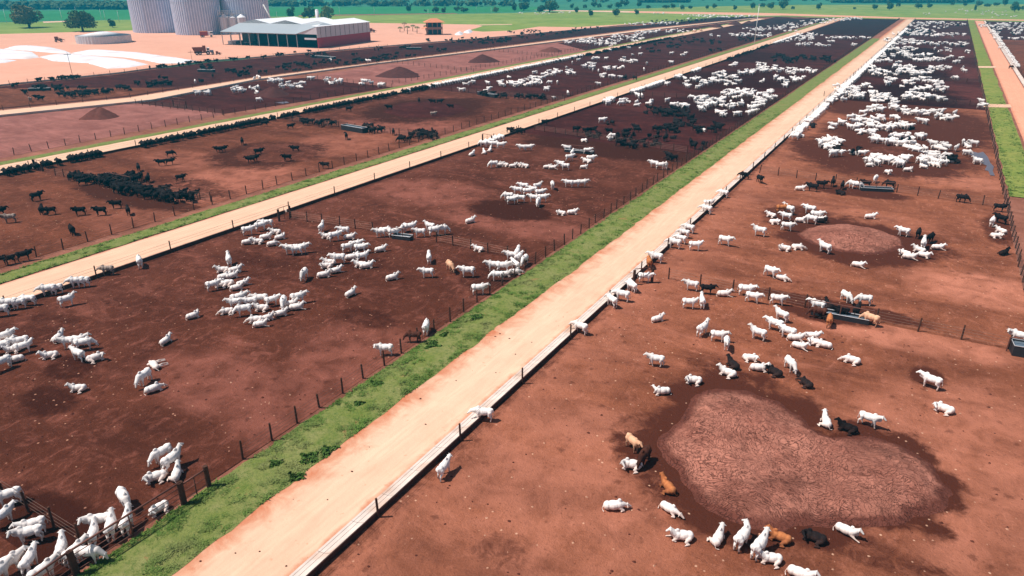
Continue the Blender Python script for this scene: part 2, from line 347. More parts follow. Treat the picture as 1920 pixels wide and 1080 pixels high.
pen('pen_floor',XH,XF,CL[1],CL[2],'soil_c',1.1,wet=[(500,290,12,12,.75),(330,350,14,5,.6),(620,235,16,4,.6)],pale=[(420,345,10,14,.9),(640,270,10,12,.6),(350,300,10,6,.5)])
pen('pen_floor',XH,XF,CL[2],CL[3],'soil_b',1.5,wet=[(800,205,16,22,.8)],pale=[(760,235,14,12,.6)])
for i in range(3,7): pen('pen_floor',XH,XF,CL[i],CL[i+1],'soil_dark',2.5,wet=[],pale=[])
def strip(name,a,b,z,mat,mats=M):
    "sheet between two polylines"
    pts=[Vector(p) for p in a]+[Vector(p) for p in b][::-1]; return flatpoly(name,pts,z,mats[mat])
def yat(poly,X): pass
# pens between third and fourth road, and the last row
W=[(-300,300,-190,205,'soil_pink'),]
J=[Vector((XJ,60,0)),Vector((XJ,YEND-40,0))]
def rowpen(pxs,mat,z=.07):
    return flatpoly('pen_floor',PX(*pxs),z,M[mat])
rowpen([(-160,244),(0,221),(255,194),(420,214),(0,298),(-160,330)],'soil_pink')
rowpen([(255,194),(480,153),(574,146),(738,164),(420,214)],'soil_dark')
rowpen([(574,146),(700,124),(960,91),(1085,76),(1150,87),(735,164)],'soil_pink',.075)
rowpen([(1045,81),(1200,62),(1350,45),(1440,50),(1160,88),(1110,98)],'soil_dark',.085)
rowpen([(1350,45),(1420,37),(1600,33),(1560,41),(1440,51)],'soil_black',.09)
rowpen([(-160,184),(0,163),(220,140),(390,117),(480,110),(720,89),(960,69),(1060,58),(960,84),(480,144),(240,182),(0,205),(-160,226)],'soil_dark',.07)
rowpen([(1060,58),(1160,50),(1200,48),(1360,32),(1500,31),(1420,33),(1200,54),(960,84)],'soil_black',.075)
rowpen([(120,165),(0,166),(-160,188),(-160,224),(0,203),(240,180),(330,165)],'soil_c',.09)
# pens right of the right-hand road
pen('pen_floor',27,130,60,P(1900,75).y,'soil_c',4)
pen('pen_floor',27,130,P(1900,75).y,YEND-6,'soil_dark',5)
# roads
def road(name,x0,x1,y0,y1,mat,z=.10,res=.7,le=1.2,re=.5):
    xs=np.linspace(x0,x1,max(5,int((x1-x0)/res))); ys=np.concatenate([np.arange(y0,min(y1,150),1.5),np.arange(150,y1,12),[y1]])
    me=gridmesh(name,xs,ys,lambda X,Y:z+np.clip(nz(X,Y,4.,3)*.02,-.01,.02),attrs={'rut':lambda X,Y:np.exp(-((X-(x0*.62+x1*.38)-nz(X*0,Y,14.,2)*.5)/.42)**2)+np.exp(-((X-(x0*.26+x1*.74)-nz(X*0,Y,14.,2)*.5)/.42)**2),'edge':lambda X,Y:np.maximum(np.clip(1-(X-x0)/le,0,1),.8*np.clip(1-(x1-X)/re,0,1))})
    o=link(name,me,M[mat]); tag(o,kind='structure'); return o
road('road',XB-1.3,XA-1.15,4,YEND-3,'road',le=4.6,re=.35)
road('road',XE+.6,XD-1.15,10,YEND-12,'road_l',le=.8)
road('road',XI,XH-1.15,30,YEND-60,'road_l',le=1.2)
road('road',XO+1.2,XR+.6,60,YEND-3,'road_r',le=1.2)
strip('road',LR,KR,.11,'road_l')
# green verges
def verge(x0,x1,y0,y1,z=.115,bare=False,name='verge',mat='grass',wob=.5):
    xs=np.linspace(0,1,9); ys=np.concatenate([np.arange(y0,min(y1,160),1.),np.arange(160,max(161,y1),6)])
    X,Y=np.meshgrid(xs,ys); n0=nz(0*Y,Y,3.,5)*wob*1.2; n1=nz(0*Y,Y,2.2,8)*wob
    XX=(x0+n0)*(1-X)+(x1+n1)*X; nyy,nx=X.shape
    co=np.stack([XX.ravel(),Y.ravel(),(z+.05*np.sin(X*PI)).ravel()],-1); idx=np.arange(nx*nyy).reshape(nyy,nx)
    q=np.stack([idx[:-1,:-1],idx[:-1,1:],idx[1:,1:],idx[1:,:-1]],-1).reshape(-1,4)
    me=bpy.data.meshes.new(name); me.from_pydata(co.tolist(),[],q.tolist()); o=link(name,me,M[mat]); tag(o,kind='structure'); return o
verge(XC+.5,XB-.45,5,P(1640,72).y)
verge(XG,XE+.3,15,YEND-30)
verge(XI-2.6,XI+.3,40,YEND-80)
M['grass_r']=grassmat('rough_verge_grass',(.17,.21,.045),(.24,.24,.06),(.055,.105,.02),.16,.9,(.30,.18,.08),.60)
verge(XN+.7,XO+.6,P(1900,370).y,YEND-4,mat='grass_r')
sheet('path',[(1840,196),(1894,197),(1897,203),(1842,202)],.19,'road_l')
sheet('path',[(1833,125),(1866,125),(1868,128),(1834,128)],.19,'road_l')
# ------------------------------------------------------------------ grass tufts (uncountable)
def tufts(name,regions,label):
    V=[];Fc=[]
    for (x0,x1,y0,y1,n,h,sd) in regions:
        r=np.random.RandomState(sd)
        x=r.uniform(x0,x1,n); u=r.uniform(0,1,n); y=y0+(y1-y0)*u**1.5
        dens=nz(x,y,1.1,sd)*.8+nz(x,y,.45,sd+3)*.7
        edge=np.minimum(x-x0,x1-x)/(x1-x0)
        k=(dens+(.20-edge)*1.5)>-.02; x=x[k];y=y[k];dd=dens[k]
        for i in range(len(x)):
            hh=h*(.5+1.1*max(0,dd[i]+.3))*r.uniform(.6,1.3); b=len(V)
            for j in range(5):
                a=r.uniform(0,2*PI); l=r.uniform(.35,1.)*hh; wd=.03+.04*r.rand()
                dx,dy=math.cos(a),math.sin(a); ox,oy=r.uniform(-.12,.12),r.uniform(-.12,.12)
                V+= [(x[i]+ox-dy*wd,y[i]+oy+dx*wd,.1),(x[i]+ox+dy*wd,y[i]+oy-dx*wd,.1),(x[i]+ox+dx*l*.9,y[i]+oy+dy*l*.9,.1+l*.6)]
                Fc.append((b+3*j,b+3*j+1,b+3*j+2))
    me=bpy.data.meshes.new(name); me.from_pydata(V,[],Fc); o=link(name,me,M['blades']); tag(o,label,'grass',None,'stuff'); return o
tufts('grass',[(XC+.5,XB-.6,9,60,22000,.24,1),(XC+.5,XB-.6,60,200,12000,.3,2)],'green grass covering the verge between the near left pen fence and the middle road')
tufts('grass',[(XG,XE+.3,30,180,6000,.35,3)],'green grass on the verge left of the second road')
tufts('grass',[(XN+.8,XO+.4,P(1900,370).y,260,3000,.45,4)],'rough green grass beside the right hand laterite road')
# ------------------------------------------------------------------ cattle bodies
def bake(mb,vox,smooth,ratio=1.,name='cow'):
    me=mb.mesh('tmp'); o=bpy.data.objects.new('tmp',me); COL.objects.link(o)
    r=o.modifiers.new('r','REMESH'); r.mode='VOXEL'; r.voxel_size=vox
    s=o.modifiers.new('s','SMOOTH'); s.iterations=smooth; s.factor=.5
    if ratio<1: d=o.modifiers.new('d','DECIMATE'); d.ratio=ratio
    dg=bpy.context.evaluated_depsgraph_get(); dg.update(); ev=o.evaluated_get(dg)
    out=bpy.data.meshes.new_from_object(ev); out.name=name
    bpy.data.objects.remove(o); out.polygons.foreach_set('use_smooth',[True]*len(out.polygons)); return out
def leg(mb,hip,knee,hock,foot,r):
    mb.cap(hip,knee,r[0],r[1]); mb.cap(knee,hock,r[1],r[2]); mb.cap(hock,foot,r[2],r[3])
def head(mb,base,tip,side,poll_r=.125):
    mb.cap(base,tip,poll_r,.072); base=Vector(base); tip=Vector(tip); d=(tip-base).normalized(); sdv=Vector(side).normalized()
    up=sdv.cross(d)*-1
    if up.z<0: up=-up
    for s in(-1,1):
        e0=base+sdv*s*.09+up*.02; mb.cap(tuple(e0),tuple(e0+sdv*s*.17-Vector((0,0,.10))),.045,.03)
        h0=base-d*.03+sdv*s*.06+up*.08; mb.cap(tuple(h0),tuple(h0+sdv*s*.05+up*.10-d*.06),.032,.018)
def standing(kind):
    mb=MB(); rot=lambda p:p
    mb.ell((.36,0,1.01),(.41,.30,.39)); mb.ell((-.08,0,.98),(.60,.345,.36)); mb.ell((-.60,0,1.07),(.33,.29,.30)); mb.ell((.02,0,1.13),(.78,.20,.22))
    mb.ell((.40,0,1.36),(.19,.10,.19)); mb.ell((-.82,0,1.2),(.12,.12,.12))
    w=.10 if kind in('walk',) else .0
    for s,k in((-1,1),(1,-1)):
        leg(mb,(.40,s*.15,.88),(.43+w*k,s*.155,.47),(.41+w*k*1.3,s*.155,.25),(.42+w*k*1.8,s*.155,.04),(.15,.085,.058,.06))
        leg(mb,(-.64,s*.14,.98),(-.56-w*k*.6,s*.17,.66),(-.76-w*k,s*.165,.46),(-.70-w*k*1.6,s*.165,.04),(.22,.13,.07,.06))
    mb.cap((-.92,0,1.18),(-1.0,0,.75),.035,.026); mb.cap((-1.0,0,.75),(-.98,.0,.45),.030,.05)
    if kind=='graze':
        mb.cap((.60,0,1.10),(1.02,0,.72),.245,.155); mb.ell((.72,0,.88),(.22,.05,.22)); head(mb,(1.05,0,.66),(1.20,0,.30),(0,1,0))
    elif kind=='feed':
        mb.cap((.60,0,1.14),(1.08,0,1.0),.245,.155); mb.ell((.76,0,.96),(.25,.05,.20)); head(mb,(1.12,0,.98),(1.38,0,.70),(0,1,0))
    elif kind=='turn':
        mb.cap((.60,0,1.16),(.92,.22,1.36),.245,.155); mb.ell((.74,.1,1.02),(.22,.06,.24)); head(mb,(.94,.26,1.40),(1.02,.56,1.20),(1,-.3,0))
    elif kind=='up':
        mb.cap((.58,0,1.16),(.86,0,1.52),.245,.15); mb.ell((.70,0,1.06),(.20,.05,.26)); head(mb,(.88,0,1.58),(1.20,0,1.42),(0,1,0))
    else:
        mb.cap((.60,0,1.16),(1.00,0,1.34),.245,.155); mb.ell((.76,0,1.0),(.26,.05,.22)); head(mb,(1.02,0,1.38),(1.33,0,1.14),(0,1,0))
    return mb
def lying(kind,mir=1):
    m=mir; mb=MB()
    mb.ell((.32,0,.40),(.42,.29,.37)); mb.ell((-.12,-.02*m,.38),(.56,.36,.345)); mb.ell((-.60,-.03*m,.36),(.34,.32,.33)); mb.ell((0,0,.55),(.72,.18,.19))
    mb.ell((.36,0,.78),(.18,.10,.17))
    # forelegs folded, one stretched; hind legs out to one side
    mb.cap((.42,.18,.25),(.72,.24,.10),.12,.07); mb.cap((.72,.24,.10),(.46,.30,.06),.06,.05)
    if kind=='stretch': mb.cap((.45,-.18,.25),(.80,-.22,.12),.11,.065); mb.cap((.80,-.22,.12),(1.15,-.24,.06),.055,.05)
    else: mb.cap((.42,-.18,.25),(.74,-.24,.10),.12,.07); mb.cap((.74,-.24,.10),(.50,-.32,.06),.06,.05)
    mb.cap((-.58,.22*m,.30),(-.22,.50*m,.20),.19,.09); mb.cap((-.22,.50*m,.20),(-.52,.58*m,.08),.07,.055); mb.cap((-.52,.58*m,.08),(-.16,.66*m,.06),.05,.05)
    mb.cap((-.9,0,.40),(-1.02,-.15*m,.12),.035,.03); mb.cap((-1.02,-.15*m,.12),(-.9,-.35*m,.06),.03,.045)
    if kind=='back':
        mb.cap((.58,0,.55),(.80,.30*m,.72),.20,.12); mb.ell((.70,.12,.45),(.2,.07,.2)); head(mb,(.80,.36*m,.76),(.60,.62*m,.56),(.7,.5*m,0))
    elif kind=='low':
        mb.cap((.58,0,.48),(.98,.08,.36),.20,.12); head(mb,(1.02,.1,.36),(1.34,.18,.14),(0,1,0))
    else:
        mb.cap((.56,0,.55),(.88,0,.86),.245,.15); mb.ell((.72,0,.52),(.22,.05,.24)); head(mb,(.90,0,.92),(1.22,0,.72),(0,1,0))
    return mb
def flatside():
    mb=MB(); mb.ell((.30,0,.27),(.42,.36,.26)); mb.ell((-.12,0,.28),(.56,.34,.28)); mb.ell((-.60,0,.27),(.33,.30,.24)); mb.ell((.36,.36,.26),(.18,.16,.10))
    for x,dz in((.40,0.06),(.50,.2),(-.58,.06),(-.5,.24)):
        mb.cap((x,-.2,.2),(x+.05,-.62,.10+dz),.13,.06); mb.cap((x+.05,-.62,.10+dz),(x+.12,-1.1,.06+dz*.6),.055,.05)
    mb.cap((.58,.05,.25),(1.0,.12,.17),.19,.12); head(mb,(1.04,.12,.15),(1.36,.0,.10),(0,.3,1)); mb.cap((-.9,.1,.3),(-1.2,-.1,.05),.035,.04); return mb
BODY={}
for k in('walk','stand','graze','feed','turn','up'): BODY[k]=bake(standing(k),.035,3)
for k in('lie','low','stretch','back'):
    BODY[k]=bake(lying(k,1),.035,3); BODY[k+'m']=bake(lying(k,-1),.035,3)
BODY['flat']=bake(flatside(),.035,3)
for k,me in BODY.items():     # coat, and dark hooves, tail switch and muzzle on the same body mesh
    me.materials.clear(); me.materials.append(M['white']); me.materials.append(M['dark'])
    n=len(me.polygons); c=np.zeros(n*3); me.polygons.foreach_get('center',c); c=c.reshape(-1,3)
    st=k in('walk','stand','graze','feed','turn','up')
    dk=(c[:,2]<.085) if st else np.zeros(n,bool)
    if st: dk|=(c[:,0]<-.93)&(c[:,2]<.62)
    tip={'graze':(1.2,0,.27),'feed':(1.4,0,.66),'turn':(1.03,.6,1.17),'up':(1.25,0,1.39),'walk':(1.37,0,1.1),'stand':(1.37,0,1.1)}.get(k)
    if tip: dk|=np.linalg.norm(c-np.array(tip),axis=1)<.085
    me.polygons.foreach_set('material_index',dk.astype(np.int32))
LOW={k:bake({'stand':standing('walk'),'graze':standing('graze'),'lie':lying('lie'),'lie2':lying('back',-1)}[k],.07,1,.16,'cowlow') for k in('stand','graze','lie','lie2')}
# ------------------------------------------------------------------ cattle placement tables:  x y pose heading colour(w b n=brown o=orange t=tan g=grey)
HERD=[]    # (pos, pose, heading(world), colour, place)
BASEY={'lie':0}
def put(place,table):
    for row in table.strip().split(';'):
        r=row.split()
        if not r: continue
        x,y=float(r[0]),float(r[1]); pose=r[2]; a=float(r[3]); c=r[4] if len(r)>4 else 'w'
        p=P(x,y); p.z=.11; HERD.append([p,pose,heading(p,a),c,place])
put('round the big manure mound in the near right pen','''1586 1004 stretch -15;1460 1016 lie 175 o;1524 1016 back 180 b;1443 1056 stretch 200;1500 1086 lie -8;1186 846 stand -52 t;1206 872 graze 250 n;
1183 880 back 185;1251 921 lie 128 o;1152 957 low 8;1255 963 low -35;1277 1014 stretch 195;1345 1017 lie 78;1389 1026 turn 70;1421 1042 up 72;1480 697 graze -60;1451 704 back 150 b;1510 725 low 140 b;1547 798 lie 108;1627 801 walk -8;
1587 810 lie 175 b;1406 678 backm 0;1422 697 lie 5;1373 690 lie 130 b;1363 706 lie 165;1299 720 back 190;1240 741 backm 205''')
put('in the open middle of the near right pen','''1232 604 lie 35;1228 688 walk 178;1292 580 turn 2;1315 577 up 100;1316 630 up 62;1346 642 stand 0;1361 656 stand -86;1419 638 up 165;1463 603 up 150;1450 621 stand 168;1474 635 stand 168;
1491 640 lie 10;1498 655 stretch -15;1522 636 lie 8;1527 648 back 180;1543 653 lowm 180;1595 682 low 180;1741 729 stand 172;1767 774 back 180''')
put('along the back fence of the near right pen','''1325 553 stand 0 b;1357 557 stretch 8;1398 556 stand 0;1411 569 walk -12;1457 573 walk -2;1530 584 stand 178;1532 598 graze 185 n;1552 578 lie 120 b;1546 600 lie 170 b;1575 596 stand 190 b;
1604 594 stand 80 b;1553 613 graze 92 o;1629 611 graze 165 t;1585 568 graze -50;1617 574 graze 200;1295 546 stand 178;1905 645 turn 185''')
put('at the feed trough of the near right pen','''833 894 walk 58;906 791 feed 170;1087 627 feed 150;1146 576 feed 128;1165 566 feed 168;1183 548 feed 140;1209 531 stand 0;1183 545 feed 115''')
put('at the feed trough of the second right pen','''1228 494 stand 172;1216 503 feed 100 o;1263 467 feed 170;1275 458 feed 165;1281 447 feed 168;1290 438 feed 160;1323 402 feed 160;1328 390 turn 10;1355 371 feed 168;1395 337 feed 185 b;1424 344 stand -60 b''')
put('between the trough and the second manure mound','''1303 471 turn 2;1359 462 walk -20;1422 444 up 176;1444 521 walk -35;1466 527 low -25;1445 408 lie 170;1465 401 stand 20 o;1477 402 up 150;1472 415 stand 178;1452 421 backm 0;1475 434 walk -5;
1501 418 lie 0;1516 402 stand 174;1530 413 stand 4;1519 421 graze 175;1536 416 stretch 5;1540 419 back 5 b''')
put('round the second manure mound','''1631 411 lie 20;1691 444 walk 176;1720 447 feed 88 b;1742 456 feed 72 b;1729 467 up 92;1757 469 stretch 12;1722 474 lie 170;1731 484 lie -20;1704 487 stretch 0;1695 480 back 170;1544 475 up 150;1470 471 back 185;1495 469 lowm 0;1608 502 stretch -12''')
put('along the right fence of the second right pen','''1858 425 graze 88;1874 420 stand 160 b;1872 398 stand 8 b;1875 438 lie 160;1867 447 backm 10;1881 479 lie 60 b''')
put('at the water trough fence beyond the second manure mound','''1500 358 lie 5;1522 360 stand 175 b;1539 354 stand 5 b;1560 350 up 90 b;1578 356 stand 88 b;1575 366 back 170 b;1597 354 graze 178;1606 356 graze 5;1622 352 stand 185 b;1640 343 feed 260;1666 354 graze 170 b;1802 381 graze 2 b''')
put('by the gate in the bottom left corner','''20 948 stand 172;12 985 stand 28;66 1003 stand 170;60 1019 turn 158;122 1046 up 72;146 1054 stand 30;22 1078 stand 5;62 1070 stand 55;88 1092 stand 22;172 1057 graze -38;190 996 turn 160;214 1006 up 72;
181 1020 up 70;238 953 graze -82;243 996 up 68;299 963 back 205;2 1098 stand 20''')
put('in the foursome near the bottom left gate','306 868 graze 208;327 880 up 35;293 903 back 180;333 897 lie 70')
put('at the trough of the near left pen','3 595 feed 165;20 583 feed 165;36 581 feed 170;56 574 feed 150;93 556 feed 165;106 553 feed 175;129 575 up 4;147 541 feed 165;157 540 feed 170;203 517 feed 160 g;264 502 feed 90')
put('in the left hand cluster of the near left pen','''14 645 stand 10;6 664 stand 178;26 662 lie 170;48 664 turn 0;30 681 backm 180;6 696 stand 200;12 652 lie 0;95 673 stretch 172;111 640 lie 48;132 654 stand 170;151 652 stand -4;150 678 stand 118;181 678 backm 0;162 658 graze -15;40 655 stand 178''')
put('loosely scattered in the near left pen','148 735 lie 155;312 645 lie 42;290 690 flat 100;273 722 graze 228;290 736 low 8;363 598 back 10;571 526 graze 250 w;658 556 lie 42')
put('in the top left bunch of the near left pen','''491 434 stand 10;501 430 stand 178;517 440 lie 170;526 450 back 10;499 450 lie 0;512 462 low 5;484 458 lie 170;467 442 stand 0;465 459 back 0;545 478 stand 172;556 480 stand 178;567 476 stand 0''')
put('in the upper middle bunch of the near left pen','''604 436 up 70;612 448 lie 170;629 453 stand 8;645 442 stand 172;656 450 lie -10;653 474 stand 10;668 470 stand 4;678 476 stand -10;635 496 stand 176;660 488 lie 0;681 492 up 10;676 502 lie 170;688 504 lie 0;
612 504 back 175;608 521 lie 0;630 513 stretch 12;618 498 lie 170;736 526 lie 15;714 473 lie 10''')
put('in the left middle bunch of the near left pen','''431 499 up 90;418 512 lie 170;442 512 lie 0;422 525 back 0;402 546 stand 5;426 537 lie 170;456 537 stretch 12;445 545 lie 0;415 540 lie 180;436 523 lie 10''')
put('in the central bunch of the near left pen','''426 590 low 180;450 572 stand 10;458 594 graze 180;470 578 stand 178;442 580 stand 170;489 573 stand 170;491 584 lie 170;512 575 stand 10;533 580 graze 260;561 570 stand 8;557 582 stretch -8;502 602 lie 10;527 594 lie 4;489 614 stretch -10;480 606 low 170;546 576 lie 0''')
put('in the right middle of the near left pen','''801 522 stand 178;876 521 stand 178;805 494 stand 90;845 511 graze -70 t;897 472 lie 165;882 419 lie 30;899 554 stand 0''')
put('by the right hand fence of the near left pen','''925 510 stand 178;944 512 stand 0;932 528 graze 178;958 490 stand 172;970 486 stand 80;983 499 graze 250;966 508 stand 120;947 520 lie 0;973 494 stand 60;722 668 turn 172;776 643 graze 172 n;800 626 graze 80;966 516 low 0''')
put('at the near left pen\'s back water trough','''713 446 stand 176;724 444 graze 0;740 446 stand 5;757 437 feed 250;787 446 stand 178;806 434 up 150;816 443 stand 10;829 441 graze 5;770 436 turn 10''')
put('in the second left pen','''978 284 stand 175;992 284 stand 0;962 315 lie 0;972 313 back 170;984 315 lie 170;925 316 graze 200;938 313 lie 0;946 313 lie 170;1026 317 lie 0;1037 318 stretch -10;1050 315 stand 170;1059 320 stand 178;1068 303 stand 20;1073 295 stand 80;
1063 285 stand 170;1102 290 stand 0;1100 306 lie 170;1095 317 back 0;1108 305 stand 0;1225 315 stand 170;1238 319 stand 0;1248 318 graze 90;1036 356 stand -84;1065 352 stand 178;1079 352 stand 5;1092 352 stand 2;
1052 404 back 170;1073 403 lie 5;885 293 lie 60;908 289 lie 100;919 285 lie 80;906 277 feed 160;916 277 stand 175;928 278 feed 0;940 280 stand 0''')
put('in the tight bunch in the second left pen','''981 358 stand 175;1008 358 up 30;970 366 stand 178;990 368 stand 0;975 381 stand 178;960 384 stand 0;1000 380 stand 170;1009 388 graze 260;1018 380 stand 0;952 377 graze 176;1013 370 stand 10;998 364 stand 170''')
put('scattered in the open black cattle pen','''71 377 stand 18 b;80 402 stand 80 b;96 404 stand 178 b;151 405 turn 170 b;190 405 turn 160 b;242 404 stand 90 b;219 392 stand 170 b;137 441 graze 100 b;20 419 stand 170 g;2 406 stand 0 b;18 497 stand 178 b;48 490 stand 0 b;
261 322 stand 90 b;279 343 stand 80 b;340 341 walk 0 b;303 312 stand 178 b;320 310 stand 0 b;321 295 graze 0 b;411 287 stand 178 b;419 286 stand 0 b;455 272 stand 90 b;471 307 stand 178 b;478 304 stand 0 b;486 292 stand 0 b;539 303 walk 180 b;554 286 stand 170 b;610 317 stand 178 b;650 262 turn 90 b;546 243 stand 4 b;655 210 stand 0 b;730 207 stand 178 b;786 194 stand 90 b;811 196 stand 170 b;825 196 stand 0 b;845 205 stand 178 b;813 219 stand 0 g;738 254 stand 90 b;
497 238 stand 0 b''')
# bunches: cx cy half-width half-height count colour  (photo pixels); positions are spread so that bodies keep apart
def bunch(place,table,mixb=0.,liep=.45):
    for row in table.strip().split(';'):
        r=row.split()
        if not r: continue
        cx,cy,rx,ry,n=[float(v) for v in r[:5]]; c=r[5] if len(r)>5 else 'w'; got=[]
        if n>3: n=round(n*(.8 if c=='b' else .86))
        tries=0
        while len(got)<n and tries<n*60:
            tries+=1; a=random.uniform(0,2*PI); q=math.sqrt(random.random())
            p=P(cx+rx*q*math.cos(a),cy+ry*q*math.sin(a)); p.z=.11
            if all((p-g).length>(1.0 if tries<n*30 else .6) for g in got):
                got.append(p)
                cc=c if random.random()>mixb else ('b' if c=='w' else 'w')
                pose=random.choice(('lie','liem','back','backm','low')) if random.random()<liep else random.choice(('stand','walk','graze','stand','turn','up'))
                HERD.append([p,pose,random.choice((0,0,PI,PI,PI/2,-PI/2))+heading(p,0)+random.gauss(0,.45),cc,place])
def trough_row(place,X,y0,y1,n,c='w',mixb=0.,jit=.25):
    for i in range(int(n)):
        if random.random()<(.16 if c=='b' else .08) or (c=='b' and math.sin(i*.55+y0)>.93): continue
        y=y0+(y1-y0)*(i+.5)/n+random.uniform(-.3,.3)
        p=Vector((X+1.45+random.uniform(-.2,jit),y,.11)); cc=c if random.random()>mixb else ('b' if c=='w' else 'w')
        HERD.append([p,'feed',PI+random.gauss(0,.16),cc,place])
bunch('in the herd packed along the black cattle fence','''150 338 14 5 6 b;165 344 14 6 7 b;195 345 22 7 12 b;225 348 30 9 16 b;248 341 22 6 10 b;235 360 28 7 14 b;265 362 20 7 9 b;280 372 22 6 10 b;305 368 14 6 6 b;325 377 20 5 7 b;345 375 14 6 5 b;362 376 10 5 4 b''',liep=.05)
bunch('by the cross fence of the second black cattle pen','575 234 12 3 4 b;612 236 17 4 6 b;700 247 18 5 9 b;795 258 24 6 20 b;758 266 12 3 4 b;690 242 10 3 2 b',liep=.1)
bunch('dark crowd in the third left pen','''1235 212 30 8 18 b;1265 215 34 10 22 b;1280 230 24 9 16 b;1250 245 24 8 14 b;1185 250 20 6 6 b;1120 255 26 7 7 b;1180 276 20 5 9 b;1258 300 8 5 3 b;1320 250 22 5 8 b;1310 275 18 7 8 b;1215 270 20 8 6 b;1083 248 6 3 2 b;1100 252 6 3 2 b;1113 242 5 3 1 b;1145 233 10 3 2 b;962 250 8 4 3 b;1020 238 6 3 1 b;1345 240 16 6 5 b;1160 262 24 8 8 b;1240 262 24 8 8 b''',liep=.5)  # dark because the cattle are black
bunch('in the third left pen','''1138 190 8 4 5;1141 198 7 2 2;1165 197 5 3 3;1176 192 4 3 3;1195 185 9 3 5;1195 199 5 2 2;1219 197 5 3 3;1250 193 1 1 1;1264 202 8 2 3;1281 203 8 4 6;1128 231 3 2 1;1316 247 1 1 1;1095 265 4 2 1;1145 263 5 2 2''',liep=.4)
bunch('in the big white ring of the fourth left pen','''1323 195 18 9 20;1316 205 10 5 8;1348 195 12 7 10;1368 203 7 6 7;1378 180 24 7 22;1405 180 24 6 16;1434 187 20 6 14;1345 213 5 2 2;1353 219 5 2 3;1378 218 8 3 4;1388 200 6 3 3;1408 212 8 7 8;1425 200 12 8 10;1440 180 6 10 6;1300 190 6 4 3''',liep=.3)
bunch('in the far white bunches of the fourth left pen','''1256 161 10 3 4;1288 165 5 2 3;1312 167 6 3 3;1287 153 7 2 4;1303 152 8 4 6;1321 159 12 3 7;1336 155 8 4 5;1355 159 12 3 7;1383 160 8 4 4;1350 143 12 4 8;1360 148 14 3 8;1376 148 8 3 4;1398 140 14 4 10;1415 138 10 3 5;1372 126 10 3 4;1380 122 5 2 2;1427 135 14 5 10;1428 124 12 4 8;1445 132 14 4 10;1480 137 24 4 18;1512 136 18 4 14;1457 151 10 5 7;1474 162 9 5 7;1498 153 14 4 10;1428 156 6 2 2;1272 150 3 2 1''',liep=.3)
bunch('by the dark back fence of the fourth left pen','''1460 108 18 4 14 b;1495 112 30 6 24 b;1535 112 24 4 16 b;1560 117 10 3 6 b;1470 117 20 4 10 b''',liep=.3)
bunch('in the fifth left pen','''1470 80 10 2 6;1512 67 30 2 22;1500 76 30 2.5 22;1518 71 20 2 12;1565 74 18 2 12;1590 73 16 2 9;1515 86 24 2 16;1550 89 10 1.5 5;1558 81 6 1 3;1602 86 6 2 5;1620 74 12 2 5''',liep=.1)
bunch('in the white cattle pen left of the second road','''866 172 7 2 3;872 161 2 1 1;879 161 2 1 1;889 158 4 1.5 2;914 160 3 1 1;916 172 9 2 4;942 161 6 3 6;957 160 7 4 7;954 148 2 2 1;990 158 26 7 22;970 162 10 4 8;1010 152 14 5 10;1030 143 17 5 12;1042 133 3 2 2;1050 139 3 2 2;1002 140 4 2 2;1070 140 9 4 8;1025 171 3 2 2;1031 159 3 1 1;1044 160 2 2 1;1064 178 2 3 2;1038 186 2 2 1;1096 128 4 2 3;1112 132 9 4 6;1110 124 9 2 4;1122 137 3 1 1;1141 133 6 2 3;1153 132 3 2 2;1160 129 1 2 1;1166 128 3 2 2;1131 145 4 3 3;1143 147 3 1 1;1150 148 3 1 1;1162 149 3 1 1;1122 161 2 2 1;1175 116 12 5 12;1193 117 3 2 2;1214 122 3 1 1;1207 134 3 1 1;1139 114 3 1 1;1119 113 9 1.5 5;1072 122 2 1 1;1085 118 2 2 1;1062 130 2 2 1;1186 104 1 2 1;1202 106 2 2 1;1260 103 2 1 1;1281 104 5 3 3;1258 119 4 3 2;1199 92 2 1 1;1180 93 3 1 1''',liep=.35)
bunch('by the cross fence left of the second road','985 186 22 2 9 b;1018 187 12 2 5 b;915 180 16 2 5 b;940 184 14 2 5 b;1180 150 12 3 5 b',liep=.1)
bunch('in the far black pen left of the second road','1300 78 40 5 25 b;1335 82 20 3 8 b;1250 88 30 5 16 b;1400 76 24 3 14 b;1220 97 20 4 7 b;1340 96 20 3 6 b',liep=.2)
bunch('in the far white pens left of the second road','1335 69 5 1.5 2;1350 70 5 1.5 3;1390 68 24 3 26;1430 68 20 3 16;1415 57 24 4 22;1450 55 20 4 22;1475 52 22 4 26;1480 60 14 2 8;1500 47 26 4 24;1530 42 30 4 30;1570 39 26 3.5 30;1600 37 20 2 16',liep=.2)
bunch('in the white cattle pen left of the third road','''383 180 22 3 6;450 173 17 4 10;478 168 10 3 5;483 150 8 2 4;515 156 14 4 9;540 165 14 5 9;560 162 10 5 7;584 151 4 2 2;625 156 20 5 13;688 159 13 3 8;713 163 7 3 4;484 178 4 2 2;484 192 3 1 1''',liep=.25)
bunch('in the dense white pens left of the third road','1085 82 30 3 20;1110 79 30 5 30;1130 84 24 4 20;1150 80 14 4 10;1170 72 24 6 30;1205 66 24 5 26;1195 77 14 4 14;1240 61 26 3 22;1280 60 24 3 18;1140 87 26 3 8;1310 60 12 2 6 t',liep=.15)
bunch('in the far white pens of the last row','1180 48 10 1.5 5;1210 47 24 3 16;1240 46 24 3 18;1262 46 14 2 8;1330 32 30 2.5 40;1370 33 26 2.5 26;1400 32 20 1.5 14;1295 37 12 2 5;1310 31 10 1 4',liep=.1)
bunch('in the far black pens of the last row','1260 42 40 3 30 b;1300 39 24 3 18 b;1000 64 60 5 34 b;1070 61 20 3 10 b;1100 55 30 2 8 b;900 78 60 6 22 b;950 73 40 5 20 b',liep=.2)
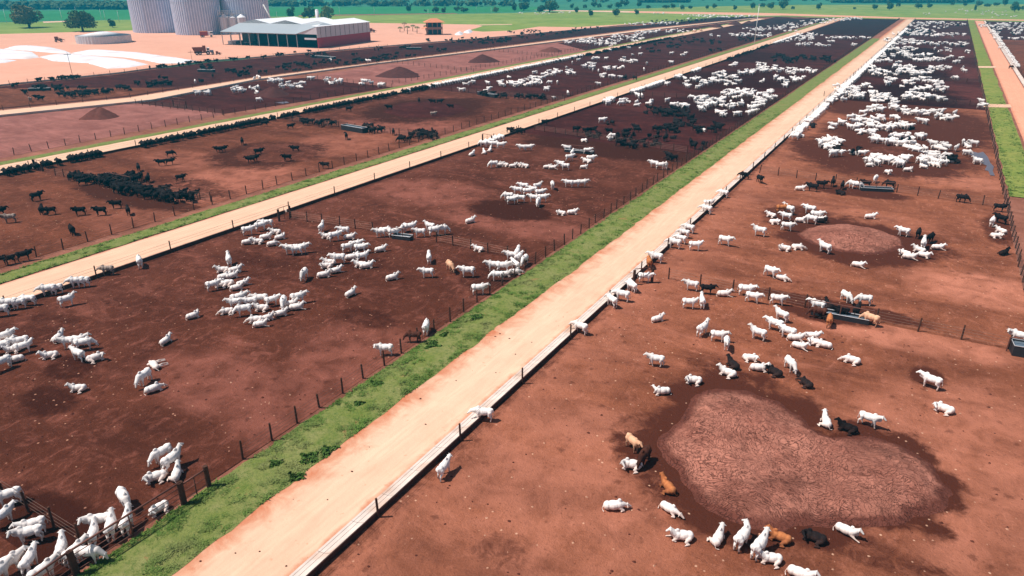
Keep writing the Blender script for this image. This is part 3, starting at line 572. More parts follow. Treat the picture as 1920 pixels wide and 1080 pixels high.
bunch('in the black cattle pen beside the silos','''75 169 18 3 9 b;95 168 18 3 6 b;115 171 14 3 7 b;130 182 16 3 9 b;150 181 18 4 12 b;175 178 14 3 8 b;200 174 10 3 6 b;233 169 16 3 10 b;260 160 6 2 3 b;283 162 10 3 7 b;303 160 20 3 14 b;300 148 3 2 1 b;313 152 3 1 1 b;27 165 5 2 2 b;45 178 4 3 2 b;72 189 8 4 2 b;57 193 3 3 1 g;155 170 6 2 2 b;367 157 3 1 1;378 155 5 2 2 b;390 131 12 5 8 b;398 146 4 2 1 b;435 137 10 3 6 b;455 141 18 4 12 b;463 130 8 2 4 b;375 128 8 3 3 b''',liep=.1)
bunch('in the black cattle pen behind the warehouse','''600 106 28 4 16 b;540 124 6 2 2 b;575 123 30 4 14 b;625 119 22 4 12 b;492 138 8 2 3 b;560 130 40 4 14 b;690 116 30 3 14 b;730 108 20 4 8 b;660 104 10 2 3 b;710 93 12 4 5 b;765 92 14 2 7 b;740 104 8 2 3 b;770 108 8 2 3 b;830 96 12 2 6 b;815 92 10 2 3 b;690 118 4 1 2;620 117 4 1 2;865 80 16 2 5 b;805 77 6 3 3 b;845 77 12 2 5 b;915 80 34 4 22 b;660 121 20 2 8 b;720 113 24 3 10 b''',liep=.15)
bunch('along the yard fence of the last row','75 154 4 1 2 b;100 152 3 1 2 b;118 150 8 1 5 b;135 149 8 1 3 b;147 148 6 1 2 b;283 130 3 1 1 b;302 128 10 1.5 5 b;337 125 8 1.5 4 b;355 122 5 1.5 3 b;373 121 6 2 4 b;390 118 5 1 3 b;407 117 3 2 2 b;440 114 8 2 4 b;463 111 3 1 1 b;497 110 8 1.5 4 b;520 106 12 2 6 b;555 103 3 2 1 b;578 100 4 1.5 2 b',liep=0)
# right hand pens
bunch('in the front row of the third right pen','''1633 309 12 5 8;1645 303 10 3 5;1662 307 12 5 7;1685 305 12 5 9;1690 314 8 3 3;1663 328 3 1 1;1704 323 3 1 1;1735 308 14 4 9;1730 314 8 3 4;1757 311 12 4 8;1772 304 10 5 7;1748 298 16 3 8;1723 287 16 4 9;1765 281 12 3 6;1750 278 10 2 4;1702 276 16 4 8;1680 273 20 3 10;1568 295 8 2 3;1535 275 6 3 3;1562 273 16 4 10;1558 281 12 3 5;1812 276 14 3 5;1795 284 4 2 1;1812 292 6 2 2;1830 307 9 3 3;1597 291 3 2 1;1614 296 2 2 1''',liep=.45)
bunch('beside the ring of the third right pen','1605 290 9 3 3 b;1788 305 8 4 4 b;1565 284 8 3 4 b;1522 240 3 4 2 b;1700 243 10 2 2 b',liep=.3)
bunch('in the middle ring of the third right pen','''1597 227 10 4 5;1610 234 12 4 7;1600 243 10 4 5;1613 251 7 3 3;1632 232 12 4 7;1640 243 12 4 7;1637 256 6 3 3;1664 245 12 4 8;1656 228 10 3 5;1678 227 7 2 3;1690 241 10 3 5;1703 242 6 2 3;1575 235 6 2 2;1562 243 6 2 2;1500 258 6 4 2;1723 232 2 2 1;1735 233 3 2 2;1620 219 6 3 4;1640 207 12 4 8;1652 211 6 3 3;1673 205 10 3 7;1687 208 8 3 4;1708 214 14 4 8;1728 217 10 3 5;1756 216 10 4 6;1765 224 12 3 6;1780 227 8 3 3;1790 220 5 2 2;1550 270 10 3 4;1700 262 30 3 14;1642 268 10 3 5''',liep=.3)
bunch('in the left half of the fourth right pen','''1575 168 12 5 10;1590 175 18 7 22;1605 183 14 5 14;1600 168 8 3 4;1625 165 14 2 6;1575 184 6 3 3;1581 191 4 2 2;1562 190 5 4 3;1640 180 12 4 8;1650 188 14 5 10;1665 186 8 5 6;1680 196 8 4 5;1640 192 8 3 4;1605 151 3 2 1''',liep=.35)
bunch('in the right half of the fourth right pen','''1697 185 14 5 10;1715 184 12 5 8;1735 186 12 3 7;1665 155 12 4 7;1662 161 6 2 3;1700 157 12 4 8;1720 152 14 3 8;1740 155 10 4 6;1757 160 10 5 8;1750 170 12 4 7;1770 172 8 4 5;1713 173 7 4 4;1732 171 6 2 2;1764 190 8 5 6;1787 149 7 3 3;1838 193 3 2 1;1840 203 6 2 2;1690 166 2 2 1''',liep=.35)
bunch('in the dense fifth right pen','''1640 136 10 4 9;1650 141 16 4 14;1630 130 12 5 9;1700 135 20 5 20;1720 140 18 4 16;1690 128 18 4 14;1680 140 10 3 7;1755 132 14 4 10;1770 133 10 4 7;1745 137 8 2 4;1675 120 12 3 6;1805 133 6 3 3;1810 137 4 1 1''',liep=.3)
bunch('in the dense sixth right pen','''1650 107 12 4 8;1672 107 6 4 4;1690 102 16 4 14;1710 108 18 3 14;1735 107 12 3 8;1725 115 26 3 18;1755 115 14 3 8;1700 94 30 3 18;1770 96 24 3 10;1780 109 6 2 4;1790 120 10 2 5;1800 112 4 1 2;1665 115 8 2 3;1645 118 10 2 4;1815 100 6 2 3''',liep=.3)
bunch('in the far right pens','''1690 80 30 5 40;1730 83 28 3 26;1760 85 20 3 12;1795 86 20 3 18;1670 88 14 4 10;1665 78 12 4 10;1700 66 30 3 34;1740 68 24 3 20;1780 68 30 3 26;1720 58 24 4 20;1760 52 20 3 10;1750 46 40 3 44;1795 47 16 3 10;1720 50 20 3 16;1735 62 26 3 16;1665 95 10 3 5''',.06,.15)
bunch('in the far pens right of the laterite road','1850 50 20 4 30;1880 52 24 6 40;1910 60 20 8 34;1865 62 12 5 14;1900 48 24 4 30;1870 74 8 1.5 7;1905 75 16 2 10;1940 55 20 8 20',.1,.15)
bunch('at the head of the third road','1890 130 6 1.5 1 n;1875 94 1 1 1',0,0)
# rows with heads in the troughs
yy=lambda x,y:P(x,y).y
TR='at the trough beside the third road'
trough_row(TR,XH,yy(0,330),yy(105,308),22,'b'); trough_row(TR,XH,yy(118,305),yy(192,289),22,'b'); trough_row(TR,XH,yy(220,283),yy(230,281),2,'b'); trough_row(TR,XH,yy(250,276),yy(282,269),7,'b')
trough_row(TR,XH,yy(290,268),yy(475,232),42,'b'); trough_row(TR,XH,yy(480,231),yy(550,216),12,'b'); trough_row('in the long black feeding line of the third road',XH,yy(560,214),yy(745,180),50,'b',.02); trough_row('in the long black feeding line of the third road',XH,yy(752,178),yy(805,168),20,'b',.02)
trough_row('in the long white feeding line of the third road',XH,yy(807,168),yy(1100,108),85,'w',.08)
trough_row('far along the third road trough',XH,yy(1100,108),yy(1300,75),70,'b',.03)
TM='in the white feeding line of the second road'
trough_row(TM,XD,yy(1128,195),yy(1145,190),6); trough_row(TM,XD,yy(1183,178),yy(1238,157),26); trough_row('far along the second road trough',XD,yy(1255,150),yy(1272,145),5); trough_row('far along the second road trough',XD,yy(1295,138),yy(1310,133),7); trough_row('far along the second road trough',XD,yy(1360,114),yy(1440,88),26,'b'); trough_row('far along the second road trough',XD,yy(1445,84),yy(1500,68),24)
trough_row('in the black pair at the second road trough',XD,yy(950,256),yy(970,248),4,'b')
trough_row(TM,XD,yy(893,276),yy(930,262),6)
TC='in the middle road trough feeding line'
trough_row(TC,XA,yy(1465,262),yy(1492,235),11); trough_row(TC,XA,yy(1493,234),yy(1530,200),20); trough_row(TC,XA,yy(1535,196),yy(1560,172),16)
trough_row('far along the middle road trough',XA,yy(1562,170),yy(1628,118),60); trough_row('far along the middle road trough',XA,yy(1628,118),yy(1700,56),150,'w',.03)
trough_row('far along the right road trough',XR+.8,yy(1905,130),yy(1850,60),60)
# ------------------------------------------------------------------ cattle objects
NUM='first second third fourth fifth sixth seventh eighth ninth tenth eleventh twelfth thirteenth fourteenth fifteenth sixteenth seventeenth eighteenth nineteenth'.split()
TEN={20:'twent',30:'thirt',40:'fort',50:'fift',60:'sixt',70:'sevent',80:'eight',90:'ninet'}
def ordn(i):
    if i<=19: return NUM[i-1]
    if i>=100: return 'hundred and '+ordn(i-100) if i>100 else 'hundredth'
    t=i//10*10; return TEN[t]+('ieth' if i%10==0 else 'y-'+NUM[i%10-1])
CN={'w':('white','white cattle'),'b':('black','black cattle'),'n':('dark brown','brown and grey cattle'),'o':('ginger','ginger cattle'),'t':('pale tan','pale tan cattle'),'g':('grey brown','brown and grey cattle')}
CMAT={'w':'white','b':'black','n':'brown','o':'orange','t':'tan','g':'grey'}
def posew(p):
    if p.startswith(('lie','back')): return 'lying'
    if p.startswith(('low','stretch')): return 'lying low'
    return {'flat':'sprawled','graze':'head-down','feed':'feeding','up':'head-up','turn':'head-turned','walk':'standing','stand':'standing'}[p]
def project(p):
    c,s=math.cos(PH),math.sin(PH); X=p.x*c+p.y*s; Y=-p.x*s+p.y*c; dz=p.z-H
    zc=Y*math.cos(TH)-dz*math.sin(TH); yc=Y*math.sin(TH)+dz*math.cos(TH)
    return 960+F*X/zc,540-F*yc/zc,zc
for h in HERD: h.append(project(h[0]))
HERD=[h for h in HERD if -25<h[5][0]<1945 and h[5][1]<1110]
INDIV=[]; REST=[]
for cls in('w','b','x'):
    L=[h for h in HERD if (h[3]==cls or (cls=='x' and h[3] not in 'wb'))]; L.sort(key=lambda h:h[5][2])
    INDIV+=L[:300]; REST+=L[300:]
from collections import defaultdict
by=defaultdict(list)
for h in INDIV: by[(h[4],h[3])].append(h)
protos={}
for (place,c),L in by.items():
    L.sort(key=lambda h:h[5][0])
    for i,(p,pose,hd,cc,pl,pr) in enumerate(L):
        if pose not in BODY: pose='stand'
        sc_=random.uniform(.93,1.07)*(.93 if p.length<75 else .97 if p.length<140 else .97)
        o=bpy.data.objects.new('zebu_cow' if cc=='w' else 'beef_cow',BODY[pose]); COL.objects.link(o)
        o.location=p; o.rotation_euler.z=hd; o.scale=((sc_*.86,sc_*.98,sc_*.98) if pose[:3] in('lie','low','bac','str') else (sc_*.95,sc_,sc_*.96))
        if cc!='w':
            o.material_slots[0].link='OBJECT'; o.material_slots[0].material=M[CMAT[cc]]
            if cc in 'b': o.material_slots[1].link='OBJECT'; o.material_slots[1].material=M['black']
        nm,_=CN[cc]; who='zebu cow' if cc=='w' else 'cow'
        lb=f'{nm} {posew(pose)} cow'+(f', {ordn(i+1)} from left' if len(L)>1 else '')+' '+place
        if len(lb.split())>16: lb=lb.replace(posew(pose)+' ','')
        tag(o,lb,'cow',CN[cc][1])
def joined(name,L,mat,label):
    V=[];Fc=[];n=0
    cache={}
    for k,me in LOW.items():
        co=np.zeros(len(me.vertices)*3); me.vertices.foreach_get('co',co); cache[k]=(co.reshape(-1,3),[tuple(f.vertices) for f in me.polygons])
    for (p,pose,hd,cc,pl,pr) in L:
        k='lie' if pose.startswith('lie') else 'lie2' if pose.startswith(('back','low','stretch','flat')) else 'graze' if pose in('graze','feed') else 'stand'
        co,fs=cache[k]; s=.98*random.uniform(.93,1.06); ca,sa=math.cos(hd)*s,math.sin(hd)*s
        V.append(np.stack([co[:,0]*ca-co[:,1]*sa+p.x,co[:,0]*sa+co[:,1]*ca+p.y,co[:,2]*s+p.z],-1)); Fc+=[tuple(i+n for i in f) for f in fs]; n+=len(co)
    me=bpy.data.meshes.new(name); me.from_pydata(np.concatenate(V).tolist(),[],Fc); me.polygons.foreach_set('use_smooth',[True]*len(Fc))
    o=link(name,me,M[mat]); tag(o,label,'cows',None,'stuff')
joined('distant_white_herd',[h for h in REST if h[3]=='w'],'white','white cattle crowded in the far pens beyond the countable ones')
joined('distant_black_herd',[h for h in REST if h[3]!='w'],'black','black cattle crowded in the far pens beyond the countable ones')
#@@PART2
# ------------------------------------------------------------------ manure mounds
def mudmat(name,a,b2,crack,sc1,scc):
    m,t,b=nodes(name,.95); p=pos(t)
    wn=N(t,'ShaderNodeTexNoise',Scale=.9,Detail=4); t.links.new(p,wn.inputs['Vector'])
    vm=N(t,'ShaderNodeVectorMath',operation='MULTIPLY_ADD'); t.links.new(wn.outputs['Color'],vm.inputs[0]); vm.inputs[1].default_value=(1.6,1.6,1.6)
    wn2=N(t,'ShaderNodeTexNoise',Scale=.13,Detail=2); t.links.new(p,wn2.inputs['Vector']); vm2=N(t,'ShaderNodeVectorMath',operation='MULTIPLY_ADD'); t.links.new(wn2.outputs['Color'],vm2.inputs[0]); vm2.inputs[1].default_value=(16,16,16); t.links.new(p,vm2.inputs[2]); t.links.new(vm2.outputs[0],vm.inputs[2])
    mp=N(t,'ShaderNodeMapping'); mp.inputs['Scale'].default_value=(1,3.1,1); mp.inputs['Rotation'].default_value=(0,0,.45); t.links.new(vm.outputs[0],mp.inputs['Vector'])
    v=N(t,'ShaderNodeTexVoronoi',Scale=scc,feature='DISTANCE_TO_EDGE'); t.links.new(mp.outputs[0],v.inputs['Vector'])
    ck=mth(t,'ADD',v.outputs['Distance'],mth(t,'MULTIPLY',mth(t,'SUBTRACT',noi(t,p,2.6,5,.75),.47),.45))
    ckr=mth(t,'MAXIMUM',ramp(t,ck,.005,.085),mth(t,'MULTIPLY',ramp(t,noi(t,p,.35,5,.7,.5),.42,.66),.75))
    c=mix(t,ramp(t,noi(t,p,sc1,6,.6,.5),.35,.65),a,b2)
    c=mix(t,ramp(t,noi(t,p,2.5,5,.75),.5,.75),c,tuple(min(1,q*1.22) for q in a))
    c=mix(t,mth(t,'MULTIPLY',ramp(t,noi(t,p,.16,6,.7,.8),.45,.66),.7),c,tuple(q*.45 for q in b2))
    c=mix(t,mth(t,'ADD',mth(t,'MULTIPLY',ckr,.66),.34),crack,c)
    wf=mth(t,'ADD',attr(t,'wet'),mth(t,'MULTIPLY',mth(t,'SUBTRACT',noi(t,p,.8,5,.65,.6),.5),.8)); c=mix(t,ramp(t,wf,.4,.75),c,crack)
    t.links.new(c,b.inputs['Base Color']); bump(t,b,mth(t,'ADD',ckr,mth(t,'MULTIPLY',noi(t,p,6,5,.7),.8)),.9,.16); return m
M['mound']=mudmat('cracked_manure_crust',(.43,.175,.122),(.30,.110,.076),(.14,.046,.032),.25,1.7)
M['heap']=plain('dark_manure_heap',(.085,.030,.026),.95,0,.35,1.2)
M['heap_red']=plain('brown_manure_heap',(.14,.048,.036),.95,0,.35,1.2)
M['tarp']=plain('white_plastic_cover',(.72,.70,.72),.6,0,.16,.25,(.62,.50,.46))
def outline_mound(name,pxs,h,res,mat,rough=.05,lobes=None,wetw=.8,pw=.5,power=.6,label=None,cat='manure mound',clampd=4.,wetn=True):
    poly=[(p.x,p.y) for p in (PX(*pxs))]; xs_=[p[0] for p in poly]; ys_=[p[1] for p in poly]
    xs=np.arange(min(xs_)-1.5,max(xs_)+1.5,res); ys=np.arange(min(ys_)-1.5,max(ys_)+1.5,res)
    def sd(X,Y):
        d=edist(X,Y,poly); i=inpoly(X,Y,poly); return np.where(i,d,-d)+nz(X,Y,1.8,4)*.6*min(1,clampd/4)
    def zf(X,Y):
        d=sd(X,Y); z=.10+h*np.clip(d/clampd,0,1)**power
        if lobes:
            for (lx,ly,rx,ry,a) in lobes:
                c=P(lx,ly); z+=np.where(d>0,a*np.exp(-((X-c.x)/rx)**2-((Y-c.y)/ry)**2),0)*np.clip(d/2,0,1)
        z+=np.clip(d,0,1)*(nz(X,Y,1.1,9)*rough+nz(X,Y,.35,3)*rough*.6)
        return np.where(d<0,.10+d*.35,z)
    me=gridmesh(name,xs,ys,zf,keep=lambda X,Y:sd(X,Y)>-.35,attrs={'wet':lambda x,y:np.clip(1-sd(x,y)/wetw,0,1) if wetn else 0*x})
    o=link(name,me,M[mat]); tag(o,label,cat); return o
o=outline_mound('manure_mound',MOUND_PX,.32,.2,'mound',.2,wetw=1.8,
  lobes=[(1660,905,4.5,4,.7),(1390,800,6,5,.45),(1400,930,4,3,.3),(1520,900,3,3,-.2)],label='large low cracked manure mound with a dark wet rim in the near right pen')
outline_mound('manure_mound',[(1497,440),(1530,424),(1580,422),(1640,430),(1690,450),(1695,465),(1660,474),(1620,478),(1570,470),(1525,458)],.5,.4,'mound',.12,lobes=[(1600,447,7,6,.5)],label='flat oval manure mound of pinkish crust in the second right pen')
outline_mound('manure_mound',[(1600,288),(1640,276),(1700,276),(1760,290),(1765,300),(1700,304),(1630,299)],.5,.6,'soil_b',.1,wetn=False,label='low brown mound inside the white cattle ring of the third right pen')
outline_mound('manure_mound',[(715,210),(750,194),(800,190),(860,196),(880,207),(840,220),(760,222)],1.0,1.,'soil_dark',.1,clampd=12,power=1.,wetn=False,label='broad low dark mound in the third black cattle pen, second from the back')
outline_mound('manure_mound',[(440,290),(480,272),(560,270),(600,283),(580,300),(500,306),(450,302)],.5,.8,'soil_b',.08,clampd=9,power=1.,wetn=False,label='faint low dark mound in the black cattle pen nearest the second road')
for (x,y,wd,hh,mat,lab) in [(190,224,62,22,'heap_red','brown manure heap in the empty pink pen at the left edge'),(750,146,78,19,'heap','broad dark manure heap in the pink pen below the warehouse'),
   (905,118,56,15,'heap','steep dark manure heap in the pink pen right of the gazebo'),(1034,98,42,9,'heap_red','low reddish heap beside the dense white cattle pens'),(512,182,60,18,'heap','dark heap among the white cattle below the warehouse'),
   (1343,52,28,8,'heap','leftmost of three dark heaps in the far dark pen'),(1378,47,27,8,'heap','middle of three dark heaps in the far dark pen'),(1404,44,20,5,'heap','rightmost of three dark heaps in the far dark pen'),(1500,35,34,3,'heap_red','flat brown heap beside the far cross road'),(1302,52,20,3,'heap_red','faint brown heap left of three dark heaps')]:
    c=P(x,y); k=ppm(y); r=wd/2/k; hz=hh/k/math.cos(TH)*.82; a_=bearing(c); q=28
    mb=MB(); rings=7
    for i in range(rings+1):
        f=i/rings
        for j in range(q):
            a=2*PI*j/q; rr=r*f*(1+.10*math.sin(3*a+x)+.06*math.sin(5*a+y))*(1.05 if i==rings else 1)
            mb.v.append((rr*math.cos(a),rr*math.sin(a)*1.05,hz*(1-f)**1.05*(1+.05*math.sin(a*4+i))*(1 if i else .95)-(.05 if i==rings else 0)+(hz*.08*math.sin(PI*f))))
    for i in range(rings):
        for j in range(q): jj=(j+1)%q; mb.f.append((i*q+j,(i+1)*q+j,(i+1)*q+jj,i*q+jj)); mb.mi.append(0)
    o=mb.build('manure_heap',M[mat],None,True,loc=(c+Vector((c.x,c.y,0)).normalized()*r*.8)+Vector((0,0,.08))); tag(o,lab,'manure heap')
for pts,lab in [([(8,92),(25,87),(60,86),(95,89),(120,95),(133,100),(100,99.5),(60,96)],'narrow white plastic silage cover farthest from the pens, at the left'),
    ([(-60,92),(0,92),(20,94),(60,98),(68,104),(73,108),(50,111),(-60,109)],'white silage cover cut off by the left edge, second from the back'),
    ([(-60,112),(0,111),(30,113.5),(12,118),(-60,121)],'small white silage cover at the left edge nearest the pens'),
    ([(75,107),(100,102.5),(130,101),(160,104),(235,111),(278,121),(240,127),(202,129),(165,118.5),(100,115)],'broad white silage cover lying nearest the black cattle pen'),
    ([(135,100),(160,95),(190,94),(260,99),(340,110),(370,115),(340,119),(300,119),(270,112.5),(235,108),(160,103)],'long white silage cover stretching right towards the mixer wagon')]:
    outline_mound('silage_cover',pts,.6,1.,'tarp',.05,clampd=5,label=lab,cat='silage cover',wetn=False)
for (x,y,wd) in ((1100,64,0),):
    pass
for pts,lab in [([(853,64),(862,60),(868,63),(866,66),(855,66)],'left white tarpaulin heap on the grass right of the gazebo'),([(869,61),(882,56),(886,60),(880,63)],'right white tarpaulin heap on the grass right of the gazebo')]:
    outline_mound('tarpaulin_heap',pts,1.5,.8,'tarp',.1,clampd=3,label=lab,cat='tarpaulin',wetn=False)
flatpoly('puddle',PX((1812,288),(1822,285),(1834,288),(1843,286),(1852,296),(1856,306),(1863,314),(1861,322),(1865,331),(1856,330),(1853,322),(1846,320),(1850,312),(1841,308),(1838,300),(1828,297),(1822,293)),.155,M['puddle'])
flatpoly('puddle',PX((516,193),(538,191),(542,193),(530,195)),.12,M['puddle'])
# ------------------------------------------------------------------ fences
postm=MB(); postm.tube((0,0,-.1),(0,0,1.45),.085,.075,8)
POST=postm.mesh('post'); POST.materials.append(M['wood'])
bigm=MB(); bigm.tube((0,0,-.1),(0,0,1.9),.17,.16,10); BIGP=bigm.mesh('gate_post'); BIGP.materials.append(M['wood'])
def fence(label,pts,step,hscale=1.,wires=(.3,.6,.9,1.2),zz=.1,wr=.014,rail=False,cat='fence',maxp=100,group=None):
    "pts: world polyline; each post its own part, the nearest hundred as parts and the rest as one"
    pts=[Vector((p[0],p[1],zz)) for p in pts]; root=empty('cattle_fence',pts[0]); tag(root,label,cat,group)
    ps=[]
    for a,b in zip(pts,pts[1:]):
        L=(b-a).length; n=max(1,round(L/step))
        for i in range(n): ps.append(a.lerp(b,i/n)+Vector((random.uniform(-.12,.12),random.uniform(-.12,.12),0)))
    ps.append(pts[-1]); ps.sort(key=lambda p:p.length)
    for i,p in enumerate(ps[:maxp]):
        o=bpy.data.objects.new('post',POST); COL.objects.link(o); o.parent=root; o.location=p-pts[0]
        o.rotation_euler=(random.gauss(0,.03),random.gauss(0,.03),random.uniform(0,6)); o.scale=(1,1,hscale*random.uniform(.92,1.1))
    if len(ps)>maxp:
        mb=MB()
        for p in ps[maxp:]:
            q=p-pts[0]; mb.tube(q,q+Vector((0,0,1.45*hscale)),.085,None,5)
        o=mb.build('post',M['wood'],root); tag(o,kind='stuff')
    mb=MB()
    for a,b in zip(pts,pts[1:]):
        for h in wires: mb.tube(a-pts[0]+Vector((0,0,h*hscale)),b-pts[0]+Vector((0,0,h*hscale)),wr,None,4,cap=False)
    mb.build('wires',M['wire'],root)
    if rail:
        mb=MB()
        for a,b in zip(pts,pts[1:]): mb.tube(a-pts[0]+Vector((0,0,1.5)),b-pts[0]+Vector((0,0,1.5)),.06,None,6)
        mb.build('top_rail',M['pipe'],root)
    return root
YG0=P(393,913).y
fence('long post and wire fence left of the green verge by the middle road',[(XC,YG0+3.2),(XC,YEND-10)],2.62)
fence('long post and wire fence left of the verge by the second road',[(XF,15),(XF,YEND-30)],3.3)
fence('long post and wire fence left of the third road',[(XJ,50),(XJ,YEND-90)],3.4)
fence('long dark fence on the right side of the right hand pens',[(XN,55),(XN,YEND-6)],2.6)
def cross(label,a,b,step=3.,**k):
    A=P(*a);B=P(*b); return fence(label,[(A.x,A.y),(B.x,B.y)],step,**k)
cross('cross fence of the near right pen, left of the long water trough',(1252,524),(1508,578),3.6)
cross('cross fence of the near right pen, right of the long water trough',(1640,606),(1888,656),3.3)
cross('cross fence at the second water trough of the right pens, left part',(1424,325),(1605,350),3.)
cross('cross fence at the second water trough of the right pens, right part',(1680,362),(1884,392),3.)
cross('cross fence of the third right pen among white cattle',(1545,181),(1845,200),3.5)
cross('cross fence of the fourth right pen',(1600,143),(1835,156),3.5)
cross('cross fence of the far right pens',(1660,76),(1815,77),4.)
cross('cross fence at the bottom left from the gate corner',(-30,905),(152,1022),3.2,hscale=1.1)
cross('cross fence from the second road gate to the near left water trough',(545,412),(700,435),2.6)
cross('cross fence right of the near left water trough',(818,455),(985,490),2.7)
cross('cross fence behind the second left pen',(1002,245),(1288,288),3.)
cross('cross fence behind the fourth left pen',(1180,180),(1452,192),3.4)
cross('cross fence of the black herd pen',(105,330),(396,379),2.2)
cross('cross fence behind the second black cattle pen',(548,228),(818,262),2.6)
cross('cross fence behind the third black cattle pen',(848,172),(1058,190),3.)
cross('cross fence of the empty pink pen at left',(255,196),(418,216),3.)
cross('cross fence between white cattle and the pink pen',(574,148),(735,165),3.)
cross('cross fence in the pink pen behind the first heap',(735,118),(888,136),3.5)
cross('cross fence near the heap right of the gazebo',(920,95),(1085,114),3.5)
fence('rail fence with posts between the yard and the last row of pens',[(p.x,p.y+3) for p in MR[1:6]],6.,hscale=.95)
fence('post and wire fence along the fourth road',[(p.x+.5,p.y+.5) for p in LR[0:5]],6.,hscale=.9)
# feed troughs with their cable posts
def trough(label,X,y0,y1,pstep=9.5,w=1.15):
    root=empty('feed_trough',(X,y0,.1)); tag(root,label,'feed trough')
    L=y1-y0; mb=MB(); n=max(1,int(L/3.0))
    prof=[(-w,0)]+[(-w*(1-f),.06+.38*f**2.2) for f in (0,.14,.28,.42,.56,.68,.8,.9)]+[(0,.45),(0,0)]
    for i in range(n):                    # precast sections, a dark joint between them
        a=i*L/n+(.035 if i else 0); b=(i+1)*L/n; dz=random.uniform(-.004,.004); k=len(mb.v)
        for yv in(a,b): mb.v+=[(px_,yv,pz+dz) for px_,pz in prof]
        m=len(prof)
        for j in range(m): jj=(j+1)%m; mb.f.append((k+j,k+jj,k+m+jj,k+m+j)); mb.mi.append(0)
        mb.f.append(tuple(k+j for j in range(m))); mb.f.append(tuple(k+m+j for j in range(m))[::-1]); mb.mi+=[0,0]
    o=mb.build('trough_body',M['concrete'],root)
    mb=MB(); mb.quadbox(.003,0,0,.05,L,.40); mb.build('shade_back',M['trough_shade'],root)  # slab added behind the trough, its shade put into the colour
    k=int(L/pstep)+1
    for i in range(min(k,100)):
        o=bpy.data.objects.new('post',POST); COL.objects.link(o); o.parent=root; o.location=(.12,i*pstep+.3,-.05); o.rotation_euler=(random.gauss(0,.02),random.gauss(0,.02),0); o.scale=(1,1,1.12)
    mb=MB(); mb.tube((.12,0,1.35),(.12,L,1.35),.012,None,4); mb.tube((.12,0,1.0),(.12,L,1.0),.012,None,4); mb.build('cable',M['wire'],root)
names=['beside the near right pen','beside the second right pen','beside the third right pen','beside the fourth right pen','beside the fifth right pen','beside the farthest right pen']
yo=P(704,977).y%9.5
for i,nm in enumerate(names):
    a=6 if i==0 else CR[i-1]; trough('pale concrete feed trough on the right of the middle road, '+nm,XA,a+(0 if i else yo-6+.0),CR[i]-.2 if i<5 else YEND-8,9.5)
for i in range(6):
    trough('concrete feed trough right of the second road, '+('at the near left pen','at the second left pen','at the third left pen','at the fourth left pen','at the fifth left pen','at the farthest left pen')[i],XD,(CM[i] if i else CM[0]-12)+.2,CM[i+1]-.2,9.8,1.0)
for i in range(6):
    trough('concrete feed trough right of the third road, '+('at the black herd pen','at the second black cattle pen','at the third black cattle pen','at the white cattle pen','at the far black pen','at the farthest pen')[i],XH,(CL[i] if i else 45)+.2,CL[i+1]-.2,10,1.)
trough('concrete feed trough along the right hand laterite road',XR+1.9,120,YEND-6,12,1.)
def linetrough(label,PL,w=.9):
    root=empty('feed_trough',(PL[0].x,PL[0].y,.1)); tag(root,label,'feed trough'); mb=MB()
    for a,b in zip(PL,PL[1:]):
        d=(b-a); L=d.length; q=Matrix.Translation(a-PL[0])@Matrix.Rotation(math.atan2(d.y,d.x)-PI/2,4,'Z')
        mb.quadbox(-w,0,0,-w+.15,L,.42,0,q); mb.quadbox(-.15,0,0,0,L,.5,0,q); mb.quadbox(-w+.15,0,0,-.15,L,.15,0,q)
    mb.build('trough_body',M['concrete'],root)
linetrough('concrete feed trough right of the fourth road',KR)
linetrough('concrete feed trough along the yard edge',MR)
# gates
def panel_gate(label,a,b,h=1.6,bars=5,big=True,r=.045):
    A=P(*a);B=P(*b); d=B-A; L=d.length; root=empty('cattle_gate',A+Vector((0,0,.1)),math.atan2(d.y,d.x)); tag(root,label,'gate')
    for i in range(bars): MB().tube((0,0,.25+i*(h-.25)/(bars-1)),(L,0,.25+i*(h-.25)/(bars-1)),r*(1.5 if i==bars-1 else .6),None,8).build('gate_bar',M['pipe'],root,True)
    for x in(0,L):
        o=bpy.data.objects.new('gate_post',BIGP); COL.objects.link(o); o.parent=root; o.location=(x,0,-.1); o.scale=(1,1,.98)
    MB().tube((L/2,0,.1),(L/2,0,h),r,None,8).build('gate_stile',M['pipe'],root,True)
panel_gate('rusty pipe gate panel right of the thick corner post at bottom left',(347,946),(393,915),1.5,3)
panel_gate('long rusty pipe gate in front of white cattle at bottom left',(146,1078),(345,948),1.75,5)
panel_gate('rusty pipe gate panel cut off by the bottom edge at left',(60,1140),(143,1080),1.75,5)
panel_gate('thin pipe gate frame at the second road trough by the near left pen',(524,416),(545,409),1.9,2,r=.03)
panel_gate('thin pipe gate frame at the middle road trough by the cross fence',(1188,535),(1222,531),1.9,2,r=.035)
panel_gate('pipe gate frame at the third road trough by the black herd',(66,318),(81,322),1.9,2,r=.03)
panel_gate('pipe gate frame at the second road beyond the black pair',(905,268),(922,271),1.9,2,r=.03)
panel_gate('white metal gate in the fence beside the pink pen at left',(326,200),(350,203),2.4,4,r=.06)
